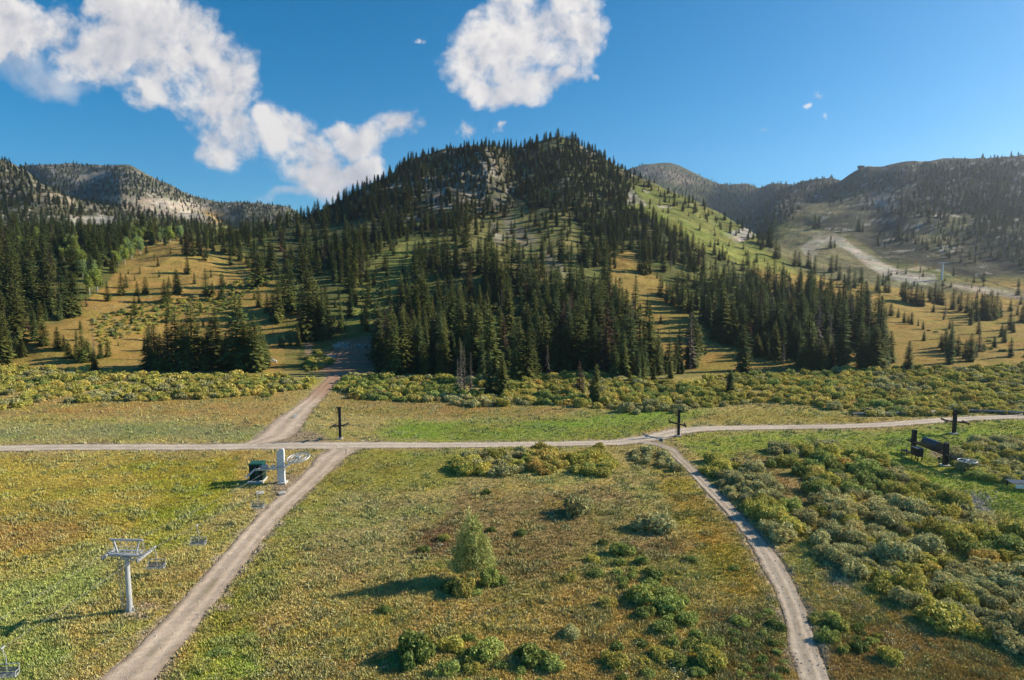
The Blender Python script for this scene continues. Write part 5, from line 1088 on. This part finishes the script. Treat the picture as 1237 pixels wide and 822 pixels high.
def boulder(x, y, z, r, seed, m, lab, name='boulder', grp=None):
    g = np.random.default_rng(seed); import bmesh; bm = bmesh.new(); bmesh.ops.create_icosphere(bm, subdivisions=3, radius=1); me = bpy.data.meshes.new(name)
    q = g.normal(0, 1, (7, 3)); q /= np.linalg.norm(q, axis=1)[:, None]
    for v in bm.verts:
        c = np.array(v.co); s = 1.
        for d in q: s = min(s, .72 / max(.01, float(c @ d))) if c @ d > .72 else s
        k = s * (1 + .06 * math.sin(c[0] * 9 + seed) * math.cos(c[1] * 7)); v.co = (c[0] * k * r, c[1] * k * r * .85, c[2] * k * r * .7)
    bm.to_mesh(me); bm.free(); me.materials.append(m); o = add(name, me, None, (x, y, z + r * .2), float(g.uniform(0, 6))); tag(o, lab, 'boulder', grp); return o
for k, (px, py, r, m, lab, grp) in enumerate(((443, 430, .9, M_DROCK, 'dark boulder in the middle of the reddish dirt yard', None), (442, 420, .9, M_DROCK, 'dark reddish boulder at the back of the dirt yard', None), (329, 436, 1.1, M_ROCK, 'white boulder beside the spruce clump and the dirt yard', None), (333, 438, .8, M_ROCK, 'smaller white boulder next to the white boulder', None),
        (408, 419, 1.1, M_ROCK, 'pale boulder in the rock pile of the dirt yard', 'rock pile boulders'), (414, 417, 1.3, M_ROCK, 'pale boulder in the rock pile of the dirt yard', 'rock pile boulders'), (420, 416, .9, M_ROCK, 'pale boulder in the rock pile of the dirt yard', 'rock pile boulders'), (399, 430, .9, M_ROCK, 'pale boulder in the small heap at the yard edge', 'yard edge heap'), (404, 432, .7, M_ROCK, 'pale boulder in the small heap at the yard edge', 'yard edge heap'), (453, 409, 1.2, M_ROCK, 'pale boulder above the dirt yard by the tall bunch of spruces', None))):
    x, y, z = up1(px, py); boulder(x, y, z, r, k, m, lab, grp=grp)
# far lift across the valley
x0, y0, z0 = up1(1138, 338); zt = zat(1138.3, 317.5, y0)[1]; h = zt - z0
o = empty('far_lift_tower', (x0, y0, z0), 0, 'white single-mast lift tower across the valley below the dark slope', 'lift tower'); b = MB(); b.tube((-.4, 0, -1), (0, 0, h), .95, .75, 12); b.build('mast', M_WHITE, o); b = MB(); b.bar((-3.6, 0, h), (3.6, 0, h), .8, .8); b.bar((-3.2, -2.5, h + .1), (-3.2, 2.5, h + .1), .5, .5); b.bar((3.2, -2.5, h + .1), (3.2, 2.5, h + .1), .5, .5); b.build('crossarm', M_WHITE, o)
for (px, pb, pt, lab) in ((1136, 267, 256, 'thin dark lift tower high on the far slope'), (1180, 293, 283, 'thin dark lift tower above the white far tower')):
    x, y, z = up1(px, pb); zt = zat(px, pt, y)[1]; o = empty('far_lift_tower', (x, y, z), 0, lab, 'lift tower'); b = MB(); b.tube((0, 0, -1), (0, 0, zt - z), .7, .5, 8); b.build('mast', M_BLACK, o); b = MB(); b.bar((-3, 0, zt - z), (3, 0, zt - z), .6, .6); b.build('crossarm', M_BLACK, o)
def cable(pts, r, lab):
    Q = []
    for a, c in zip(pts[:-1], pts[1:]):
        for k in range(9): u = k / 8; m = a.lerp(c, u); m.z -= (c - a).length * .02 * 4 * u * (1 - u); Q.append(m)
    b = MB(); b.path(Q, r, 5); o = b.build('lift_cable', M_ROPE); tag(o, lab, 'cable')
def pt(px, py, Y): x, z = zat(px, py, Y); return Vector((x, Y, z))
for s, lab in ((-1, 'upper cable strung over the white far tower'), (1, 'lower cable strung over the white far tower')):
    cable([pt(1094, 300 + s, 900), Vector((x0 + s * 3.2, y0, zat(1138.3, 317.5, y0)[1] + .3)), pt(1262, 360 + s * 1.5, 520)], .10, lab)
cable([pt(1092, 231, 1250), pt(1136, 256, 1060), pt(1180, 283, 880), pt(1262, 325, 690)], .12, 'cable descending the dark slope towards the picture edge')
x, y, z = up1(1107, 322); o = empty('snow_gun', (x, y, z), 0, 'small orange snow gun tower beside the pale road across the valley', 'snow gun'); b = MB(); b.tube((0, 0, -.5), (0, 0, 5), .5, .35, 8); b.build('pole', M_ORANGE, o); b = MB(); b.tube((-1, 0, 5.2), (1, .2, 5.6), .8, .6, 10); b.build('barrel', M_ORANGE, o)
x, y = 0, 0
xx, yy, zz, okk = unproject([1040], [203.5])
if okk[0]:
    o = empty('ridge_hut', (float(xx[0]), float(yy[0]), float(zz[0])), 0, 'tiny brown hut on the bare crest across the valley', 'hut'); b = MB(); b.box((0, 0, 2), (13, 7, 6)); b.build('wall', M_WOOD, o); b = MB(); b.box((0, 0, 5.3), (14.5, 8.5, .7)); b.build('roof', M_WOOD, o)
# ------------------------------------------------------------------ camera, sun, sky, air
cd = bpy.data.cameras.new('camera'); cam = bpy.data.objects.new('camera', cd); COL.objects.link(cam)
cd.sensor_width = 36; cd.lens = 36 * FOC / 1237.; cd.clip_end = 20000; cd.clip_start = .5
cam.location = (0, 0, CAMH); cam.rotation_euler = (R(90) - PITCH, 0, 0); SC.camera = cam
SUN_EL = R(27); SUN_AZ = math.atan2(.965, .26)   # clockwise from forward (+Y) towards +X
sdir = Vector((math.sin(SUN_AZ) * math.cos(SUN_EL), math.cos(SUN_AZ) * math.cos(SUN_EL), math.sin(SUN_EL)))
ld = bpy.data.lights.new('sun', 'SUN'); ld.energy = 5.0; ld.angle = R(.53); ld.color = (1, .89, .71)
sun = bpy.data.objects.new('sun', ld); COL.objects.link(sun); sun.rotation_euler = (-sdir).to_track_quat('-Z', 'Y').to_euler()
W = bpy.data.worlds.new('World'); SC.world = W; W.use_nodes = True; nt = W.node_tree; L = nt.links.new
for n in list(nt.nodes): nt.nodes.remove(n)
out = N(nt, 'ShaderNodeOutputWorld'); sky = N(nt, 'ShaderNodeTexSky'); sky.sky_type = 'NISHITA'; sky.sun_disc = False
sky.sun_elevation = SUN_EL; sky.sun_rotation = SUN_AZ; sky.altitude = 2600; sky.air_density = 1.0; sky.dust_density = 2.2; sky.ozone_density = 5
hs = N(nt, 'ShaderNodeHueSaturation'); hs.inputs['Saturation'].default_value = 1.3; hs.inputs['Hue'].default_value = .485; L(sky.outputs[0], hs.inputs['Color']); bg = N(nt, 'ShaderNodeBackground'); L(hs.outputs[0], bg.inputs[0]); bg.inputs[1].default_value = SKY_S
tc = N(nt, 'ShaderNodeTexCoord'); sx = N(nt, 'ShaderNodeSeparateXYZ'); L(tc.outputs['Generated'], sx.inputs[0])
ys = mth(nt, 'MAXIMUM', sx.outputs[1], .05); U = mth(nt, 'DIVIDE', sx.outputs[0], ys); Vv = mth(nt, 'DIVIDE', sx.outputs[2], ys)
cv = N(nt, 'ShaderNodeCombineXYZ'); L(U, cv.inputs[0]); L(Vv, cv.inputs[1])
CLOUDS = [(-60,20,90,45),(0,45,75,48),(60,35,75,38),(110,62,70,42),(165,55,80,50),(215,30,60,45),(222,80,80,52),(255,120,55,50),(270,160,45,40),(150,8,60,20),(190,105,50,30),(245,55,50,40),
 (342,158,42,30),(372,188,52,36),(388,218,44,30),(360,212,32,24),(430,172,40,22),(474,160,34,22),(440,208,28,18),(320,150,20,16),(410,160,22,14),
 (572,82,40,36),(600,60,55,45),(640,40,62,48),(672,50,45,46),(704,36,34,32),(600,108,42,22),(645,98,42,26),(615,20,50,30),(560,70,22,14),(680,90,18,14),(690,5,40,14),(620,-5,50,12)]
SMALLC = [(563,158,14,12),(570,152,9,7),(600,154,9,6),(606,150,6,4),(924,156,9,4),(987,115,7,7),(995,141,5,5),(720,92,6,5),(975,128,7,3),(512,50,9,4),(705,4,25,7),(600,-2,22,9)]
FAINT = [(20,75,70,30),(60,100,60,22),(-30,60,70,50),(40,235,30,6),(350,240,40,10)]
def blobs(lst, vec):
    cur = None
    sp = N(nt, 'ShaderNodeSeparateXYZ'); L(vec, sp.inputs[0])
    for (x, y, rx, ry) in lst:
        dx, dy, dz = ray(x, y); u0 = float(dx / dy); v0 = float(dz / dy)
        ru = rx / FOC; rv = ry / FOC
        a = mth(nt, 'MULTIPLY', mth(nt, 'SUBTRACT', sp.outputs[0], u0), 1 / ru); b = mth(nt, 'MULTIPLY', mth(nt, 'SUBTRACT', sp.outputs[1], v0), 1 / rv)
        d = mth(nt, 'SUBTRACT', 1, mth(nt, 'ADD', mth(nt, 'MULTIPLY', a, a), mth(nt, 'MULTIPLY', b, b)))
        cur = d if cur is None else mth(nt, 'SMOOTH_MAX', cur, d, .35)
    return cur
def fb(vec, scale, det, rough, off):
    ad = N(nt, 'ShaderNodeVectorMath', operation='ADD'); L(vec, ad.inputs[0]); ad.inputs[1].default_value = off
    n = N(nt, 'ShaderNodeTexNoise'); n.inputs['Scale'].default_value = scale; n.inputs['Detail'].default_value = det; n.inputs['Roughness'].default_value = rough; n.inputs['Distortion'].default_value = .25
    L(ad.outputs[0], n.inputs['Vector']); return n.outputs['Fac']
def wv(vec, scale, amp, off):
    ad = N(nt, 'ShaderNodeVectorMath', operation='ADD'); L(vec, ad.inputs[0]); ad.inputs[1].default_value = off
    n = N(nt, 'ShaderNodeTexNoise'); n.inputs['Scale'].default_value = scale; n.inputs['Detail'].default_value = 5; L(ad.outputs[0], n.inputs['Vector'])
    s = N(nt, 'ShaderNodeVectorMath', operation='SUBTRACT'); L(n.outputs['Color'], s.inputs[0]); s.inputs[1].default_value = (.5, .5, .5)
    m = N(nt, 'ShaderNodeVectorMath', operation='SCALE'); L(s.outputs[0], m.inputs[0]); m.inputs['Scale'].default_value = amp
    a2 = N(nt, 'ShaderNodeVectorMath', operation='ADD'); L(vec, a2.inputs[0]); L(m.outputs[0], a2.inputs[1]); return a2.outputs[0]
wc = wv(cv.outputs[0], 9, .085, (3, 1, 7))
F = blobs(CLOUDS, wc); F = mth(nt, 'MAXIMUM', F, -1.2)
n1 = fb(cv.outputs[0], 12, 8, .54, (0, 0, 0)); n2 = fb(cv.outputs[0], 12, 8, .54, (.016, .010, 0)); n3 = fb(cv.outputs[0], 7, 5, .5, (5, 2, 1))
n4 = fb(cv.outputs[0], 42, 7, .62, (2, 9, 4)); dens = mth(nt, 'ADD', mth(nt, 'ADD', F, mth(nt, 'MULTIPLY', mth(nt, 'SUBTRACT', n1, .5), 3.4)), mth(nt, 'MULTIPLY', mth(nt, 'SUBTRACT', n4, .5), 1.5))
alpha = N(nt, 'ShaderNodeMapRange', interpolation_type='SMOOTHSTEP'); alpha.inputs['From Min'].default_value = -.12; alpha.inputs['From Max'].default_value = .95; L(dens, alpha.inputs['Value'])
G = mth(nt, 'ADD', blobs(FAINT, wc), mth(nt, 'MULTIPLY', mth(nt, 'SUBTRACT', n1, .5), 3.))
al2 = N(nt, 'ShaderNodeMapRange', interpolation_type='SMOOTHSTEP'); al2.inputs['From Min'].default_value = -.1; al2.inputs['From Max'].default_value = 1.2; al2.inputs['To Max'].default_value = .55; L(G, al2.inputs['Value'])
S3 = mth(nt, 'ADD', blobs(SMALLC, wv(cv.outputs[0], 40, .022, (1, 4, 2))), mth(nt, 'MULTIPLY', mth(nt, 'SUBTRACT', n4, .5), 5.5))
al3 = N(nt, 'ShaderNodeMapRange', interpolation_type='SMOOTHSTEP'); al3.inputs['From Min'].default_value = .1; al3.inputs['From Max'].default_value = 1.9; al3.inputs['To Max'].default_value = .85; L(S3, al3.inputs['Value'])
A = mth(nt, 'MULTIPLY', mth(nt, 'MAXIMUM', mth(nt, 'MAXIMUM', alpha.outputs[0], al2.outputs[0]), al3.outputs[0]), mth(nt, 'GREATER_THAN', sx.outputs[1], .06))
# billows: sun-side brightness and grey thick bases painted into the cloud colour
rel = mth(nt, 'MULTIPLY', mth(nt, 'SUBTRACT', n1, n2), 2.6)
sh = mth(nt, 'ADD', mth(nt, 'ADD', .72, rel), mth(nt, 'MULTIPLY', mth(nt, 'SUBTRACT', n3, .5), 1.3))
sh = mth(nt, 'SUBTRACT', sh, mth(nt, 'MULTIPLY', mth(nt, 'MAXIMUM', mth(nt, 'SUBTRACT', dens, 1.0), 0), .16))
r2 = N(nt, 'ShaderNodeClamp'); L(sh, r2.inputs[0])
cc = mixc(nt, r2.outputs[0], (.27, .29, .36), (.66, .63, .605))
bc = N(nt, 'ShaderNodeBackground'); L(cc, bc.inputs[0]); bc.inputs[1].default_value = CLOUD_S
ms = N(nt, 'ShaderNodeMixShader'); L(A, ms.inputs[0]); L(bg.outputs[0], ms.inputs[1]); L(bc.outputs[0], ms.inputs[2]); L(ms.outputs[0], out.inputs['Surface'])
W.cycles.sampling_method = 'MANUAL'; W.cycles.sample_map_resolution = 512
# haze
if HAZE:
    hb = MB(); zt = 620.; zb = float(-12); hb.box((0, 1750, (zt + zb) / 2), (18400, 3950, zt - zb))
    m = bpy.data.materials.new('haze'); m.use_nodes = True; t2 = m.node_tree
    for n in list(t2.nodes): t2.nodes.remove(n)
    o2 = N(t2, 'ShaderNodeOutputMaterial'); pv = N(t2, 'ShaderNodeVolumePrincipled'); pv.inputs['Color'].default_value = (.78, .88, 1, 1)
    pv.inputs['Density'].default_value = HAZE; pv.inputs['Anisotropy'].default_value = .68; t2.links.new(pv.outputs[0], o2.inputs['Volume'])
    o = hb.build('haze', m); o['kind'] = 'stuff'; o['label'] = 'thin pale haze lying in the mountain valley'; o['category'] = 'haze'
SC.render.engine = 'CYCLES'; cy = SC.cycles
cy.max_bounces = 4; cy.diffuse_bounces = 2; cy.glossy_bounces = 1; cy.transmission_bounces = 2; cy.volume_bounces = 0; cy.transparent_max_bounces = 6
cy.use_denoising = True; cy.denoiser = 'OPENIMAGEDENOISE'; cy.caustics_reflective = False; cy.caustics_refractive = False; cy.use_adaptive_sampling = True; cy.adaptive_threshold = .02
cy.sample_clamp_indirect = 3
vs = SC.view_settings; vs.view_transform = 'Standard'; vs.look = 'None'; vs.gamma = 1; vs.use_curve_mapping = False; vs.exposure = EXPO
